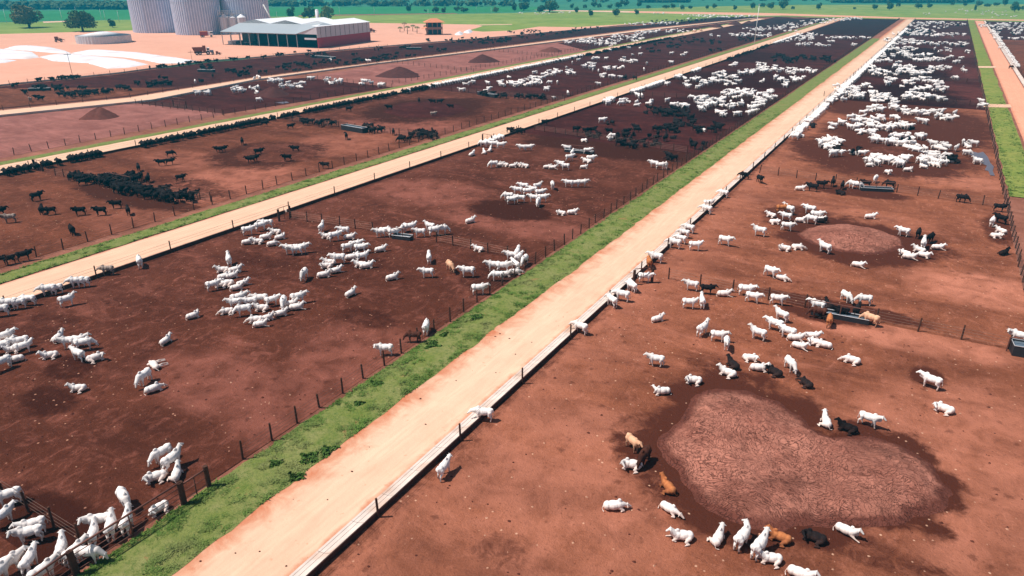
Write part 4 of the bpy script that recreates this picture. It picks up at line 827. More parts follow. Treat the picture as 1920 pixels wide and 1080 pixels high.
# water troughs
def tank(label,a,b,w=1.0,h=.52,rail=True):
    A=P(*a);B=P(*b); d=B-A; L=d.length; root=empty('water_trough',A+Vector((0,0,.1)),math.atan2(d.y,d.x)); tag(root,label,'water trough')
    mb=MB(); t=.1
    mb.quadbox(0,-w/2,0,L,-w/2+t,h); mb.quadbox(0,w/2-t,0,L,w/2,h); mb.quadbox(0,-w/2+t,0,t,w/2-t,h); mb.quadbox(L-t,-w/2+t,0,L,w/2-t,h); mb.quadbox(t,-w/2+t,0,L-t,w/2-t,.2)
    mb.build('tank_body',M['tank'],root)
    MB().quadbox(t+.003,-w/2+t+.003,.2,L-t-.003,w/2-t-.003,h-.12).build('water_surface',M['water'],root)
    mb=MB(); mb.tube((0,-w/2,h+.03),(L,-w/2,h+.03),.04,None,6); mb.tube((0,w/2,h+.03),(L,w/2,h+.03),.04,None,6); mb.tube((0,-w/2,h+.03),(0,w/2,h+.03),.04,None,6); mb.tube((L,-w/2,h+.03),(L,w/2,h+.03),.04,None,6); mb.build('rim',M['metal'],root)
    if rail:
        mb=MB(); mb.tube((-.3,0,1.45),(L+.3,0,1.45),.05,None,6)
        for x in(-.3,L*.5,L+.3): mb.tube((x,0,0),(x,0,1.45),.06,None,6)
        mb.build('rail_frame',M['pipe'],root)
tank('long black water trough with a rail amid dark cattle in the near right pen',(1520,588),(1628,608))
tank('black water tank with a pale top at the right edge of the near right pen',(1893,661),(1960,672),1.6,1.0)
tank('black water trough amid black and white cattle by the second right fence',(1612,357),(1672,360),1.3)
tank('black water trough with white cattle on the near left back fence',(738,447),(772,451))
tank('water trough on the fence behind the second left pen',(1060,285),(1112,290),1.)
tank('water trough hidden in the packed black herd',(205,340),(245,348),1.)
tank('large dark water trough on the fence of the second black cattle pen',(645,243),(685,250),1.6,1.1,False)
tank('dark water trough in the white pen left of the second road',(898,178),(930,184),1.2,.9,False)
tank('water trough with a pale rim in the black pen beside the silos',(55,171),(95,170),1.3,.8,False)
tank('water trough in the black pen below the mixer wagon',(373,135),(402,136),1.4,.9,False)
tank('water trough in the black pen behind the warehouse',(585,108),(628,111),1.4,.9,False)
tank('water trough in the black pen right of the warehouse',(762,93),(790,93),1.4,.9,False)
tank('water trough in the third right pen below the white ring',(1665,262),(1705,264),1.2,.8,False)
# ------------------------------------------------------------------ light poles
M['pole']=plain('pale_concrete_pole',(.72,.70,.66),.8,0,.08)
def pole(x,y,top,label,r=.16,lean=0,lamp=False,mat='pole',name='utility_pole'):
    p=P(x,y); h=H*(1-(top-VH)/(y-VH))*1.02; root=empty(name,p,bearing(p)-PI/2); tag(root,label,'pole')
    MB().tube((0,0,0),(lean,0,h),r,r*.6,8).build('shaft',M[mat],root,True)
    mb=MB(); mb.quadbox(lean-1.1,-.08,h-.8,lean+1.1,.08,h-.65) if not lamp else mb.quadbox(lean-.5,-.3,h-.05,lean+.5,.3,h+.18); mb.build('crossarm' if not lamp else 'lamp_head',M['metal' if lamp else 'wood'],root)
for (x,y,t,l) in [(13,44,17,'leftmost pale utility pole left of the broad tree'),(117,39,15,'pale utility pole between the two big trees at left'),(143,27,13,'far utility pole just left of the second big tree top'),(191,38,17,'left pole of the close pair by the small bush'),(198,39,20,'right pole of the close pair by the small bush'),(224,42,20,'utility pole just left of the first silo'),
    (520,36,22,'short pole right of the silo pipe'),(637,28,13,'utility pole on the crop edge above the warehouse roof'),(702,27,12,'utility pole on the crop edge right of the warehouse'),(803,32,17,'utility pole just left of the gazebo roof'),(893,22,11,'utility pole in the crop right of the gazebo'),(921,27,14,'utility pole by the yellow signpost tree right of the gazebo'),(1274,18,7,'thin far pole above the far white pens')]:
    pole(x,y,t,l)
pole(1414,84,9,'tall slender lamp pole on the verge of the second road',.22,0,True)
pole(137,146,97,'thin dark post in front of the silage covers',.09,0,False,'wood')
pole(361,118,94,'thin post left of the brown mixer wagon',.07,0,False,'wood')
# ------------------------------------------------------------------ silos
def corrug(name,a,b,n,rough=.5):
    m,t,b_=nodes(name,rough); b_.inputs['Metallic'].default_value=.35
    tc=t.nodes.new('ShaderNodeTexCoord').outputs['Object']; s=t.nodes.new('ShaderNodeSeparateXYZ'); t.links.new(tc,s.inputs[0])
    ring=mth(t,'FRACT',mth(t,'MULTIPLY',s.outputs[2],.9)); c=mix(t,ramp(t,ring,.02,.08),tuple(v*.8 for v in a),a)
    c=mix(t,ramp(t,noi(t,tc,.25,5,.6),.4,.65),c,b); t.links.new(c,b_.inputs['Base Color']); return m
M['silo']=corrug('galvanised_silo_steel',(.50,.53,.68),(.40,.44,.60),1)
M['silo_rib']=plain('galvanised_stiffener',(.74,.76,.86),.5,.2,.1,.3)
M['silo_s']=corrug('small_bin_steel',(.62,.61,.63),(.50,.50,.55),1)
M['roofw']=plain('white_metal_roof',(.80,.78,.79),.55,.1,.06,.1)
M['roofg']=plain('grey_metal_roof',(.38,.40,.42),.5,.2,.06,.1)
M['wallg']=plain('grey_sheet_wall',(.56,.53,.56),.7,.1,.08,.2)
M['wallr']=plain('dark_red_sheet_wall',(.38,.028,.045),.7,0,.12,.2)
M['inside']=plain('dark_shed_interior',(.055,.045,.055),.9,0,.3,.2)  # shade inside the open shed put into the colour
M['steel']=plain('shed_steel',(.35,.30,.30),.6,.4)
def silo(label,x,ybase,r,h,mat,ribs,cone,name='grain_silo',ring=True):
    c=P(x,ybase); c=c+Vector((c.x,c.y,0)).normalized()*r; root=empty(name,c+Vector((0,0,.05))); tag(root,label,'silo')
    mb=MB(); k=ribs*2
    for z in(0,h):
        for j in range(k):
            a=2*PI*j/k; rr=r; mb.v.append((rr*math.cos(a),rr*math.sin(a),z))
    for j in range(k): jj=(j+1)%k; mb.f.append((j,jj,k+jj,k+j)); mb.mi.append(0)
    mb.build('wall',M[mat],root); mb=MB(); kk=ribs if ring else 10
    for j in range(kk):
        a=2*PI*j/kk; q=Matrix.Rotation(a,4,'Z'); mb.quadbox(r+.02,-.24 if ring else -.1,0,r+.42 if ring else r+.15,.24 if ring else .1,h-.05,0,q)
    mb.build('stiffeners',M['silo_rib'],root)
    MB().tube((0,0,h),(0,0,h+cone),r*1.03,r*.06,48).build('roof',M['roofw'],root)
    if ring:
        mb=MB()
        for zz in(h*.72,h*.76): mb.tube((0,0,zz),(0,0,zz+.12),r+.42,r+.42,64,cap=False)
        mb.tube((0,0,h*.72),(0,0,h*.72+.05),r+.45,r+.05,64,cap=False); mb.build('wind_ring',M['silo'],root)
        mb=MB(); a=bearing(c)+PI-.5; q=Vector((math.cos(a),math.sin(a),0)); t_=Vector((-q.y,q.x,0))
        for s in(-.3,.3): mb.tube(q*(r+.5)+t_*s,q*(r+.5)+t_*s+Vector((0,0,h)),.05,None,6)
        for z in np.arange(.5,h,.6): mb.tube(q*(r+.5)-t_*.3+Vector((0,0,z)),q*(r+.5)+t_*.3+Vector((0,0,z)),.03,None,4)
        mb.build('ladder',M['silo'],root)
    return c
silo('leftmost of the three giant ribbed grain silos',298,62,14.9,27,'silo',58,7)
silo('middle one of the three giant ribbed grain silos',376,66,14.2,27,'silo',58,7)
silo('rightmost giant ribbed grain silo, behind the warehouse',466,63,14.6,27,'silo',58,7)
for x,l in((425,'left'),(441,'middle'),(457,'right')): silo(f'{l} one of three small white-topped bins before the third silo',x,65,2.75,10.2,'silo_s',12,1.9,'feed_bin',False)
c=P(441,65)
fr=empty('bin_catwalk',c,bearing(c)-PI/2); tag(fr,'pale steel catwalk above the three small bins','catwalk')
mb=MB()
for x in np.linspace(-8.5,8.5,7):
    mb.tube((x,1.,0),(x,1.,14.2),.12,None,5)
    for z in(11.2,12.2): pass
for z in(12.4,13.3,14.2): mb.tube((-8.5,1,z),(8.5,1,z),.10,None,5)
mb.quadbox(-8.5,.9,12.1,8.5,2.6,12.3); mb.build('walkway',M['metal'],fr)
mb=MB(); mb.tube((-7.5,1,12.3),(-6.6,1,17),.14,None,6); mb.build('spout',M['metal'],fr)
a=P(521,62); e=empty('elevator_pipe',a); tag(e,'slanting white grain pipe right of the third silo','pipe')
d=Vector((math.cos(bearing(a)-PI/2),math.sin(bearing(a)-PI/2),0)); MB().tube(d*.5,-d*6.8+Vector((0,0,17.5)),.42,None,10).build('pipe',M['pole'],e,True); MB().quadbox(-.8,-.8,0,.8,.8,1.2).build('footing',M['concrete'],e)
# ------------------------------------------------------------------ warehouse
A=P(597,91); B=P(695,77.5); yv=Vector((0,1,0)); L=(B-A).length; dirY=(B-A).normalized(); dirX=Vector((-dirY.y,dirY.x,0))
Wd=(P(428,83)-A).length; ang=math.atan2(dirY.y,dirY.x)
wh=empty('warehouse',A+Vector((0,0,.06)),ang); tag(wh,'big open-fronted warehouse with white roofs and a dark red and grey side wall','warehouse')
# local frame: x = along the red wall, y = across to the left ; h1 tall walls, h0 low front eave
h1=10.3; h0=6.6; fd=15.; nb=3; bw=Wd/nb
mb=MB(); mb.quadbox(0,-.1,0,L,.15,5.0); mb.build('red_wall',M['wallr'],wh)
mb=MB(); mb.quadbox(0,-.06,5.0,L,.15,h1); mb.build('grey_wall',M['wallg'],wh)
mb=MB()
for i in range(11): mb.quadbox(3+i*(L-4)/10.5,-.12,5.05,3.22+i*(L-4)/10.5,-.062,h1-.1)
mb.build('wall_joints',M['inside'],wh)
mb=MB(); mb.quadbox(L-.2,.15,0,L,Wd,h1); mb.quadbox(fd,Wd-.2,0,L-.2,Wd,h1); mb.build('rear_wall',M['wallg'],wh)
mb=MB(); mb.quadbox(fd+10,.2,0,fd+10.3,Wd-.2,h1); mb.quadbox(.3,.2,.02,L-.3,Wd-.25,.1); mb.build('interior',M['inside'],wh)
# main roofs: three gables side by side
mb=MB()
for i in range(nb):
    y0,ym,y1=i*bw,i*bw+bw/2,(i+1)*bw; zr=h1+1.9
    mb.poly([(fd,y0-.3*(i==0),h1),(L+.6,y0-.3*(i==0),h1),(L+.6,ym,zr),(fd,ym,zr)]); mb.poly([(fd,ym,zr),(L+.6,ym,zr),(L+.6,y1,h1),(fd,y1,h1)])
    mb.poly([(fd,y0,h1-.02),(fd,ym,zr-.02),(fd,y1,h1-.02)])
mb.poly([(0,-.3,h1+.02),(fd,-.3,h1+.02),(fd,5.5,h1+.9),(0,3.,h1+.35)])
mb.build('roof',M['roofw'],wh)
mb=MB()     # sloping front roof, from the low eave up to the gables
y_r=bw*.62
mb.poly([(-.5,y_r,h0),(fd,y_r*.5,h1+1.2),(fd,bw*.98,h1),(fd,bw*1.5,h1+1.9),(fd,bw*2,h1),(fd,bw*2.5,h1+1.9),(fd,Wd,h1),(-.5,Wd+.6,h0)][::-1])
mb.poly([(-.5,y_r,h0+.01),(0,0,h1),(fd,0,h1+.05),(fd,y_r*.5,h1+1.2)][::-1]); mb.build('front_roof',M['roofg'],wh)
mb=MB(); mb.poly([(0,.15,h0),(0,.15,h1),(0,y_r,h0)]); mb.poly([(.05,.15,h0),(.05,.15,h1),(.05,y_r,h0)][::-1]); mb.build('gable_panel',M['wallg'],wh)
mb=MB(); mb.quadbox(-.06,.6,4.,-.003,7.8,4.9); mb.build('sign_board',M['wallg'],wh)
for i,yv_ in enumerate(np.linspace(y_r,Wd,9)): MB().quadbox(-.15,yv_-.15,0,.15,yv_+.15,h0-.1).build('pillar',M['steel'],wh)
for i,yv_ in enumerate(np.linspace(bw*2.1,Wd,4)): MB().quadbox(6,yv_-.12,0,6.24,yv_+.12,h0+1).build('pillar',M['steel'],wh)
mb=MB(); mb.quadbox(-.2,y_r,h0-.35,0,Wd,h0-.06); mb.build('eave_beam',M['steel'],wh)
mb=MB(); mb.quadbox(3,Wd-6,0,9,Wd-.5,1.8); mb.build('pen_rails',M['steel'],wh)
p=P(597,52); o=MB().tube((0,0,0),(0,0,13.4),1.1,1.1,16).ell((0,0,13.4),(1.1,1.1,.7),16,6).build('roof_tank',M['tarp'],None,True,loc=wh.matrix_world@Vector((0,0,0))); 
q=P(598,60); o.location=(q.x,q.y,0.05); tag(o,'white upright tank rising behind the warehouse roof','tank')
# round reservoir
c=P(197,83); r=13.6; c=c+Vector((c.x,c.y,0)).normalized()*r
t=empty('round_reservoir',c+Vector((0,0,.05))); tag(t,'low round water reservoir with a corrugated wall and pale cover','reservoir')
mb=MB(); k=96
for z in(0,3.9):
    for j in range(k): a=2*PI*j/k; rr=r+(.18 if j%2 else 0); mb.v.append((rr*math.cos(a),rr*math.sin(a),z))
for j in range(k): jj=(j+1)%k; mb.f.append((j,jj,k+jj,k+j)); mb.mi.append(0)
mb.build('wall',M['silo_s'],t); MB().tube((0,0,3.6),(0,0,5.6),r+.1,2.,48).build('cover',M['tarp'],t,True)
# gazebo house
M['tile']=plain('orange_tile_roof',(.62,.22,.11),.8,0,.15,.6); M['brickw']=plain('brown_house_wall',(.30,.15,.10),.9,0,.2,.5)
c=P(816,65.5); g=empty('lookout_house',c+Vector((0,0,.05)),bearing(c)-PI/2+.12); tag(g,'two-storey open lookout house with an orange tiled hip roof','house')
mb=MB()
for x in(-4.6,-1.6,1.6,4.6):
    for y in(0,7.): mb.quadbox(x-.2,y-.2,0,x+.2,y+.2,7.6)
mb.build('columns',M['brickw'],g)
MB().quadbox(-4.9,-.3,3.2,4.9,7.3,4.5).build('balcony',M['brickw'],g)
MB().poly([(-6.6,-1.6,7.4),(6.6,-1.6,7.4),(1.8,3.5,9.7),(-1.8,3.5,9.7)]).poly([(6.6,8.6,7.4),(-6.6,8.6,7.4),(-1.8,3.5,9.7),(1.8,3.5,9.7)]).poly([(6.6,-1.6,7.4),(6.6,8.6,7.4),(1.8,3.5,9.7)]).poly([(-6.6,8.6,7.4),(-6.6,-1.6,7.4),(-1.8,3.5,9.7)]).poly([(-6.6,-1.6,7.38),(-6.6,8.6,7.38),(6.6,8.6,7.38),(6.6,-1.6,7.38)]).build('roof',M['tile'],g)
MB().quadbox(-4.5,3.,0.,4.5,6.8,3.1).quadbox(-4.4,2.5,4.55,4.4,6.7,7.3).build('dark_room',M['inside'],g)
MB().poly([(-8.2,-1.5,3.6),(-4.9,-1.5,4.6),(-4.9,7,4.6),(-8.2,7,3.6)]).build('side_roof',M['tile'],g)
# vehicles
M['vred']=plain('dusty_red_paint',(.35,.035,.030),.6,0,.25,1.); M['vbrown']=plain('rusty_brown_body',(.20,.062,.042),.8,0,.3,1.); M['vwhite']=plain('white_cab_paint',(.78,.76,.75),.5,0,.08,1.)
M['glass']=plain('dark_glass',(.05,.06,.08),.2); M['rub']=plain('tyre_rubber',(.025,.022,.022),.9); M['vblue']=plain('grey_blue_bonnet',(.25,.27,.33),.6)
def wheel(par,x,y,r,w=.35):
    wobj=MB().tube((x,y-w/2,r),(x,y+w/2,r),r,None,18).build('wheel',M['rub'],par,True); MB().tube((x,y-w/2-.02,r),(x,y+w/2+.02,r),r*.5,None,12).build('rim',M['metal'],wobj)
def truck(label,x,y,kind,flip=False):
    c=P(x,y); t=empty('farm_truck',c+Vector((0,0,.08)),bearing(c)-PI/2); tag(t,label,'truck')
    if kind=='mixer':   # tractor and hopper wagon
        mb=MB(); 
        n=[(-4.6,-1.2,3.4),(.2,-1.2,3.4),(.2,1.2,3.4),(-4.6,1.2,3.4),(-3.8,-.7,1.3),(-.3,-.7,1.3),(-.3,.7,1.3),(-3.8,.7,1.3)]; mb.v=n[:]
        for f in((0,1,2,3),(4,7,6,5),(0,4,5,1),(1,5,6,2),(2,6,7,3),(3,7,4,0)): mb.f.append(f); mb.mi.append(0)
        mb.build('hopper',M['vbrown'],t); MB().quadbox(-.1,-1.1,1.2,1.3,1.1,4.0).build('elevator',M['vbrown'],t); MB().quadbox(-4,-.6,.8,1.6,.6,1.2).build('chassis',M['vbrown'],t)
        cab=MB().quadbox(1.5,-1,1.1,2.9,1,3.1).build('cab',M['vwhite'],t); MB().quadbox(1.7,-1.02,2.1,2.7,1.02,2.85).build('window',M['glass'],cab)
        MB().quadbox(2.9,-.6,1.0,4.5,.6,2.0).build('bonnet',M['vblue'],t)
        for xx,r in((-2.8,.7),(-1.4,.7),(2.0,.85),(4.0,.6)):
            for s in(-1,1): wheel(t,xx,s*1.05,r)
    else:
        MB().quadbox(-3.8,-1.2,.9,1.0,1.2,1.2).build('chassis',M['vred'],t); MB().quadbox(-3.7,-1.2,1.25,.8,1.2,3.1).build('cargo_body',M['vred'],t); MB().quadbox(-3.6,-1.1,3.12,.7,1.1,3.5).build('load',M['tile'],t)
        cab=MB().quadbox(1.1,-1.15,1.1,3.6,1.15,3.3).build('cab',M['vwhite'],t); MB().quadbox(2.2,-1.17,2.2,3.62,1.17,3.0).build('window',M['glass'],cab)
        for xx in(-2.9,-1.8,2.6):
            for s in(-1,1): wheel(t,xx,s*1.05,.62)
truck('brown hopper wagon pulled by a white-cabbed tractor near the silage covers',382,103,'mixer'); truck('red truck with a white cab parked before the middle silo',388,70,'truck')
def machine(label,x,y,s=1.):
    c=P(x,y); t=empty('farm_machine',c+Vector((0,0,.08)),bearing(c)-PI/2); tag(t,label,'machine'); t.scale=(s,s,s)
    MB().quadbox(-2.4,-.9,.9,-.6,.9,2.9).tube((-.6,0,2.2),(2.6,0,.9),.25,.15,8).build('body',M['vbrown'],t); MB().quadbox(-.8,-.8,.6,1.2,.8,1.5).build('engine_cover',M['vbrown'],t)
    for xx in(-1.9,.6):
        for q in(-1,1): wheel(t,xx,q*.9,.65)
machine('rusty brown farm machine standing left of the round reservoir',113,79); machine('small brown machine on the bare ground right of the hopper wagon',411,103,.55); machine('dark red machine at the far end of the warehouse',700,61,.9)
c=P(815,62.5); t=empty('parked_car',c+Vector((0,0,.08)),bearing(c)-PI/2); tag(t,'white car parked under the lookout house','car')
MB().quadbox(-2.1,-.8,.35,2.1,.8,.95).quadbox(-1.2,-.75,.95,1.3,.75,1.45).build('body',M['vwhite'],t); MB().quadbox(-1.1,-.77,1.0,1.2,.77,1.38).build('window',M['glass'],t)
for xx in(-1.3,1.3):
    for s in(-1,1): wheel(t,xx,s*.78,.33,.2)
# ------------------------------------------------------------------ trees
def leafmat(name,a,b2):
    m,t,b=nodes(name,.8); tc=t.nodes.new('ShaderNodeTexCoord').outputs['Object']
    c=mix(t,ramp(t,noi(t,tc,.35,4),.35,.65),a,b2); oi=t.nodes.new('ShaderNodeObjectInfo').outputs['Random']
    c=mix(t,mth(t,'MULTIPLY',oi,.5),c,tuple(v*.6 for v in a)); t.links.new(c,b.inputs['Base Color']); return m
M['leaf']=leafmat('dark_green_leaves',(.040,.080,.022),(.080,.115,.030)); M['leaf_o']=leafmat('olive_leaves',(.16,.15,.05),(.19,.14,.06)); M['leaf_y']=leafmat('yellow_green_leaves',(.15,.21,.05),(.24,.24,.07))
M['bark']=plain('bark',(.12,.08,.06),.9,0,.3,2.)
def crown(seed,n,flat=.62,leaf=.055,lob=9):
    r=random.Random(seed); V=[];Fc=[]; cs=[]
    for i in range(lob):
        a=r.uniform(0,2*PI); q=r.uniform(.15,.62); cs.append((Vector((q*math.cos(a),q*math.sin(a),r.uniform(-.25,.42)*flat)),r.uniform(.25,.46)))
    for i in range(n):
        c,rad=r.choice(cs); v=Vector((r.gauss(0,1),r.gauss(0,1),r.gauss(0,1))).normalized()*rad*r.uniform(.55,1.05); v.z*=.72; p=c+v
        if p.z<-.42*flat: p.z=-.42*flat+r.uniform(0,.1)
        nrm=(v.normalized()+Vector((r.gauss(0,.5),r.gauss(0,.5),r.gauss(0,.5)))).normalized(); q=nrm.to_track_quat('Z','Y'); s=leaf*r.uniform(.6,1.5); b=len(V)
        for a in(0,2.1,3.6,5.): V.append(p+q@Vector((s*math.cos(a+i),s*.75*math.sin(a+i),0)))
        Fc.append((b,b+1,b+2,b+3))
    me=bpy.data.meshes.new('crown'); me.from_pydata([tuple(v) for v in V],[],Fc); return me
def trunkmesh(seed):
    r=random.Random(seed); mb=MB(); mb.tube((0,0,-1.0),(0,0,-.35),.07,.05,8)
    for i in range(6):
        a=2*PI*i/6+r.uniform(-.3,.3); e=Vector((.45*math.cos(a),.45*math.sin(a),r.uniform(-.1,.2))); mb.tube((0,0,-.45),tuple(e*.5+Vector((0,0,-.12))),.04,.025,6); mb.tube(tuple(e*.5+Vector((0,0,-.12))),tuple(e),.025,.01,5)
    return mb.mesh('trunk',True)
TRK=trunkmesh(3); TRK.materials.append(M['bark'])
CRS={}
for k,(mat,n) in {'big':('leaf',3600),'big2':('leaf_o',3600),'mid':('leaf',900),'mid2':('leaf',900),'yel':('leaf_y',900),'far':('leaf',260),'far2':('leaf',260)}.items():
    me=crown(hash(k)%7+len(k)*5 if False else sum(map(ord,k)),n,.66,{3600:.045,900:.075,260:.14}[n],{3600:14,900:9,260:7}[n]); me.materials.append(M[mat]); CRS[k]=me
def tree(x,y,wd,hh,k,label,name='broadleaf_tree',group=None):
    p=P(x,y); r=wd/2/ppm(y); h=hh/ppm(y)*1.05; p=p+Vector((p.x,p.y,0)).normalized()*r*.5
    root=empty(name,p+Vector((0,0,.03)),random.uniform(0,6)); tag(root,label,'tree',group)
    o=bpy.data.objects.new('crown',CRS[k]); COL.objects.link(o); o.parent=root; o.scale=(r*1.15,r*1.15,h*1.12); o.location=(0,0,h*.5)
    o=bpy.data.objects.new('trunk',TRK); COL.objects.link(o); o.parent=root; o.scale=(r,r,h*.58); o.location=(0,0,h*.58)
tree(56,53,66,38,'big2','broad olive-leaved tree at the left edge, largest of the left pair'); tree(156,60,62,34,'big','round dark green tree behind the reservoir')
tree(212,52,18,14,'mid','small round bush-like tree left of the silos'); tree(546,34,20,18,'mid','left of the three trees behind the warehouse roof'); tree(580,37,28,20,'mid2','middle of the three trees behind the warehouse roof'); tree(616,38,32,22,'yel','yellowish right one of the three trees behind the warehouse roof')
FT=[(767,22.5,13,12,'mid'),(817,24,16,9,'mid2'),(832,25,12,10,'mid'),(857,22,12,8,'mid2'),(869,23,22,8,'mid'),(798,22,8,4,'far'),(930,24,14,9,'yel'),(965,21,12,12,'mid'),(982,20.5,22,14,'mid2'),(1012,24,18,12,'mid'),(1030,24,36,19,'mid2'),(1072,16,10,8,'mid'),(1081,25,9,10,'mid2'),(1097,16,9,7,'far'),(1108,31,14,11,'mid'),(1114,14,12,9,'mid2'),(1124,15,10,8,'far'),
(1143,16,14,7,'mid'),(1155,31,15,12,'mid2'),(1160,15,20,11,'mid'),(1172,12,14,9,'mid2'),(1194,28,13,9,'mid'),(1197,13,11,9,'far'),(1215,17,11,6,'far2'),(1250,16,16,6,'far'),(1262,16,14,8,'mid'),(1279,19,10,8,'mid2'),(1295,17,9,6,'far'),(1325,18,7,7,'far2'),(1338,16,12,8,'mid'),(1377,19,10,8,'mid'),(1411,17,11,10,'mid2'),(1429,14,11,8,'far'),(1446,17,18,11,'mid'),(1468,18,17,15,'mid2'),(1486,18,8,6,'far'),
(1534,18,14,11,'mid'),(1602,18,6,4,'far2'),(1640,18,11,8,'mid2'),(1667,19,16,13,'mid'),(1684,13,9,8,'far'),(1722,16,15,8,'mid2'),(1741,15,13,8,'mid'),(1785,10,8,6,'far'),(1808,12,8,6,'far2'),(1828,21,6,13,'mid'),(1835,12,12,9,'mid2'),(1850,13,13,6,'far'),(1869,12,12,6,'far2'),(1884,11,13,13,'mid'),(1902,23,17,16,'mid2'),(1919,19,10,8,'far')]
FT.sort(key=lambda a:a[0])
def near(x):
    return 'above the yard' if x<900 else 'above the far green pasture' if x<1250 else 'beyond the far cross road' if x<1550 else 'in the far right pasture'
cnt=defaultdict(int)
for (x,y,wd,hh,k) in FT:
    sz='large' if wd>=18 else 'tall' if hh>wd else 'small'; key=near(x); cnt[key]+=1
    tree(x,y,wd,hh,k,f'{sz} dark green tree {key}, {ordn(cnt[key])} of them from left',group='trees scattered over the distant pasture')
# palms by the lookout house
def palm(x,y,hh,label):
    p=P(x,y); h=hh/ppm(y)*1.05; root=empty('palm_tree',p+Vector((0,0,.05))); tag(root,label,'palm tree')
    MB().tube((0,0,0),(.2,0,h*.8),.22,.15,8).build('trunk',M['bark'],root,True); mb=MB()
    for i in range(13):
        a=2*PI*i/13; d=Vector((math.cos(a),math.sin(a),0)); s=Vector((-d.y,d.x,0))*.28; b=Vector((.2,0,h*.8)); r=1.9
        pts=[b+d*r*f+Vector((0,0,r*(.55*f-.85*f*f)*(1 if i%2 else 1.6))) for f in(0,.35,.7,1)]
        for u,v in zip(pts,pts[1:]): mb.poly([u-s,v-s,v+s,u+s])
    mb.build('fronds',M['leaf_o'],root)
for i,(x,y,hh,l) in enumerate([(758,58,17,'tallest palm left of the lookout house'),(764,64,16,'leaning front palm beside the tallest one'),(774,59,13,'short palm in the middle of the palm group'),(782,63,14,'palm right of the palm group middle'),(798,57,10,'palm touching the left side of the lookout house'),(750,60,10,'leftmost stunted palm of the group')]): palm(x,y,hh,l)
# distant woods that read as one mass
def wood(name,bands,label,sz,seed,mat='leaf'):
    r=random.Random(seed); V=[];Fc=[]
    for (x0,x1,yb,yt,n) in bands:
        for i in range(n):
            x=r.uniform(x0,x1); p=P(x,yb-r.random()**1.2*(yb-yt)); s=sz*r.uniform(.6,1.5); k=ppm(yb); 
            for j in range(16):
                v=Vector((r.gauss(0,1),r.gauss(0,1),r.gauss(0,1))).normalized(); c=p+Vector((v.x*s,v.y*s,s*.75+v.z*s*.7)); q=(v+Vector((0,0,.4))).to_track_quat('Z','Y'); b=len(V)
                for a in(0,1.6,3.1,4.7): V.append(c+q@Vector((s*.45*math.cos(a+j),s*.4*math.sin(a+j),0)))
                Fc.append((b,b+1,b+2,b+3))
    me=bpy.data.meshes.new(name); me.from_pydata([tuple(v) for v in V],[],Fc); o=link(name,me,M[mat]); tag(o,label,'trees',None,'stuff')
wood('distant_wood',[(-30,260,18,14,420),(500,560,12.5,9,50),(560,960,12,9.5,90),(640,700,9,7,16),(1200,1290,5,3.5,110),(1300,1560,2,1,20),(1560,1820,5.5,3,420),(960,1180,5,3,16)],'dark line of far-off woodland along the top of the view',4.2,5)
wood('distant_wood',[(-30,1000,1,-16,120),(1000,1950,-6,-16,120)],'farthest hazy woodland cutting the top edge',6.,6)
# verge bushes near the middle road
def bush(x,y,r,label):
    c=P(x,y); V=[];Fc=[]; rr=random.Random(int(x))
    for i in range(260):
        v=Vector((rr.gauss(0,1),rr.gauss(0,1),abs(rr.gauss(0,.8)))).normalized()*r*rr.uniform(.5,1.1); v.x*=1+.5*math.sin(v.y*5+x); v.y*=1+.6*math.sin(v.x*4+y); v.z=abs(v.z)*.45+.03; s=.13*rr.uniform(.5,1.5); q=Vector((rr.gauss(0,1),rr.gauss(0,1),rr.gauss(0,1)+1)).to_track_quat('Z','Y'); b=len(V)
        for a in(0,1.9,3.7,5.2): V.append(v+q@Vector((s*math.cos(a),s*.6*math.sin(a),0)))
        Fc.append((b,b+1,b+2,b+3))
    me=bpy.data.meshes.new('weed_bush'); me.from_pydata([tuple(v) for v in V],[],Fc); o=link('weed_bush',me,M['bush'],None,c+Vector((0,0,.1))); tag(o,label,'bush')
for i,(x,y,r,l) in enumerate([(811,650,.7,'darkest weed bush on the verge beside the three fence-side cattle'),(892,598,.55,'dark weed bush on the verge upper of the two below the fence bend'),(833,630,.35,'small weed bush between two larger ones on the verge'),(614,848,.6,'weed bush at the road side of the verge near bottom'),(580,862,.55,'weed bush left of the road side one near bottom'),(705,722,.45,'weed bush by the fence at the middle of the verge'),(553,898,.5,'lowest weed bush at the road side of the verge'),(672,760,.4,'small weed bush just below the middle fence weed'),(515,873,.45,'weed bush in the mown middle of the verge')]): bush(x,y,r,l)
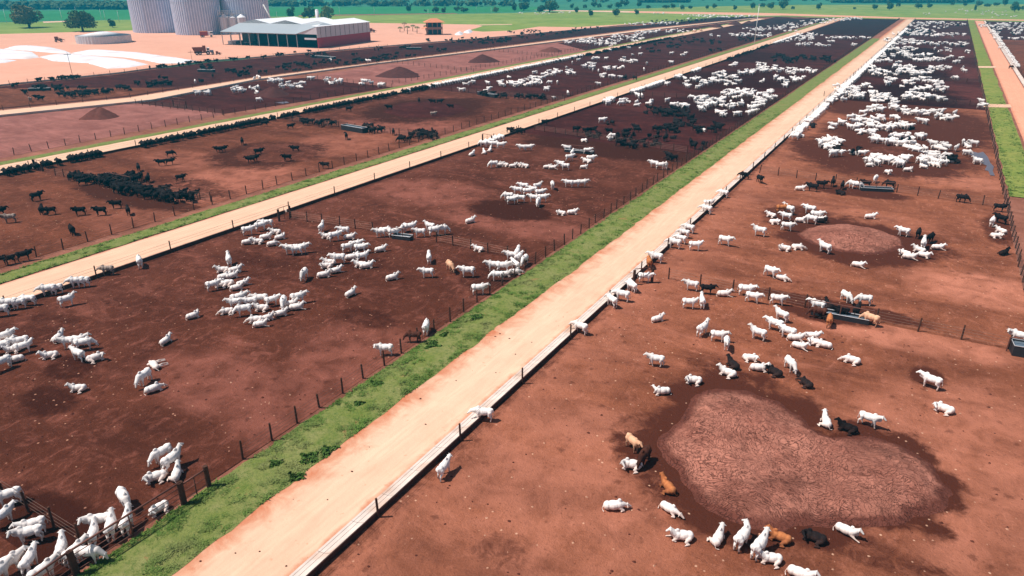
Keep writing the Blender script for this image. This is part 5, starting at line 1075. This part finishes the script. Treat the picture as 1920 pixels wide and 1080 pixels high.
# pebbles and dung crusts lying on the near pens
def crumbs(regions,mat,name,label):
    V=[];Fc=[]; r=random.Random(9)
    for (x0,x1,y0,y1,n,s0) in regions:
        for i in range(n):
            x=r.uniform(x0,x1); y=y0+(y1-y0)*r.random()**1.4; s=s0*r.uniform(.3,1.7)**1.8; b=len(V); a0=r.uniform(0,6)
            for j in range(6): a=a0+j*PI/3; q=s*r.uniform(.7,1.2); V.append((x+q*math.cos(a),y+q*.8*math.sin(a),.06))
            V.append((x,y,.12+s*.35))
            for j in range(6): Fc.append((b+j,b+(j+1)%6,b+6))
    me=bpy.data.meshes.new(name); me.from_pydata(V,[],Fc); o=link(name,me,M[mat]); tag(o,label,'dung',None,'stuff')
M['crumb']=plain('dry_pale_dung',(.48,.25,.165),.9,0,.25,2.)
crumbs([(XA+1,XN,14,75,800,.05),(XD+1,XC,15,110,900,.05)],'crumb','dung_crusts','pale dry dung crusts scattered over the near pens')
M['clod']=plain('dark_clods',(.10,.032,.022),.95,0,.3,2.)
crumbs([(XA+1,XN,14,75,500,.07),(XD+1,XC,15,110,900,.075),(XB,XA-1.3,12,60,60,.07)],'clod','mud_clods','dark clods of mud scattered over the near pens')
# small cattle grazing outside
bunchp=[(1120,25),(1235,27),(1268,28)]
hz=[]
for cx,cy,rx,ry,n in [(1015,26,16,2,12),(975,26,8,1,4),(1060,25,14,1,6),(1230,27,30,1.5,5),(1290,29,14,1,6),(1735,27,8,3,8),(1830,24,60,4,22),(1800,19,8,2,3),(1880,32,30,3,8)]:
    for i in range(n):
        a=random.uniform(0,2*PI); q=math.sqrt(random.random()); p=P(cx+rx*q*math.cos(a),cy+ry*q*math.sin(a)); p.z=.05; hz.append([p,random.choice(('graze','lie','stand')),random.uniform(0,6),'w','',None])
joined('pasture_herd',hz,'white','tiny white cattle grazing on the green pasture beyond the lot')
# ------------------------------------------------------------------ haze: the air between
m=bpy.data.materials.new('haze_air'); m.use_nodes=True; t=m.node_tree; t.nodes.clear(); out=t.nodes.new('ShaderNodeOutputMaterial'); v=t.nodes.new('ShaderNodeVolumePrincipled')
v.inputs['Color'].default_value=(.03,.60,.86,1); v.inputs['Density'].default_value=.00033; v.inputs['Anisotropy'].default_value=.1; t.links.new(v.outputs[0],out.inputs['Volume'])
o=MB().quadbox(-6200,-320,-1.2,3200,7100,60).build('haze',m); tag(o,'thin blue haze filling the air over the lot','haze',None,'stuff')
# label check
for o in COL.objects:
    if o.parent is None and 'label' in o and not 4<=len(o['label'].split())<=16: print('LABEL LEN',len(o['label'].split()),o['label'])
print('OBJECTS',len(COL.objects),'indiv',len(INDIV),'rest',len(REST))
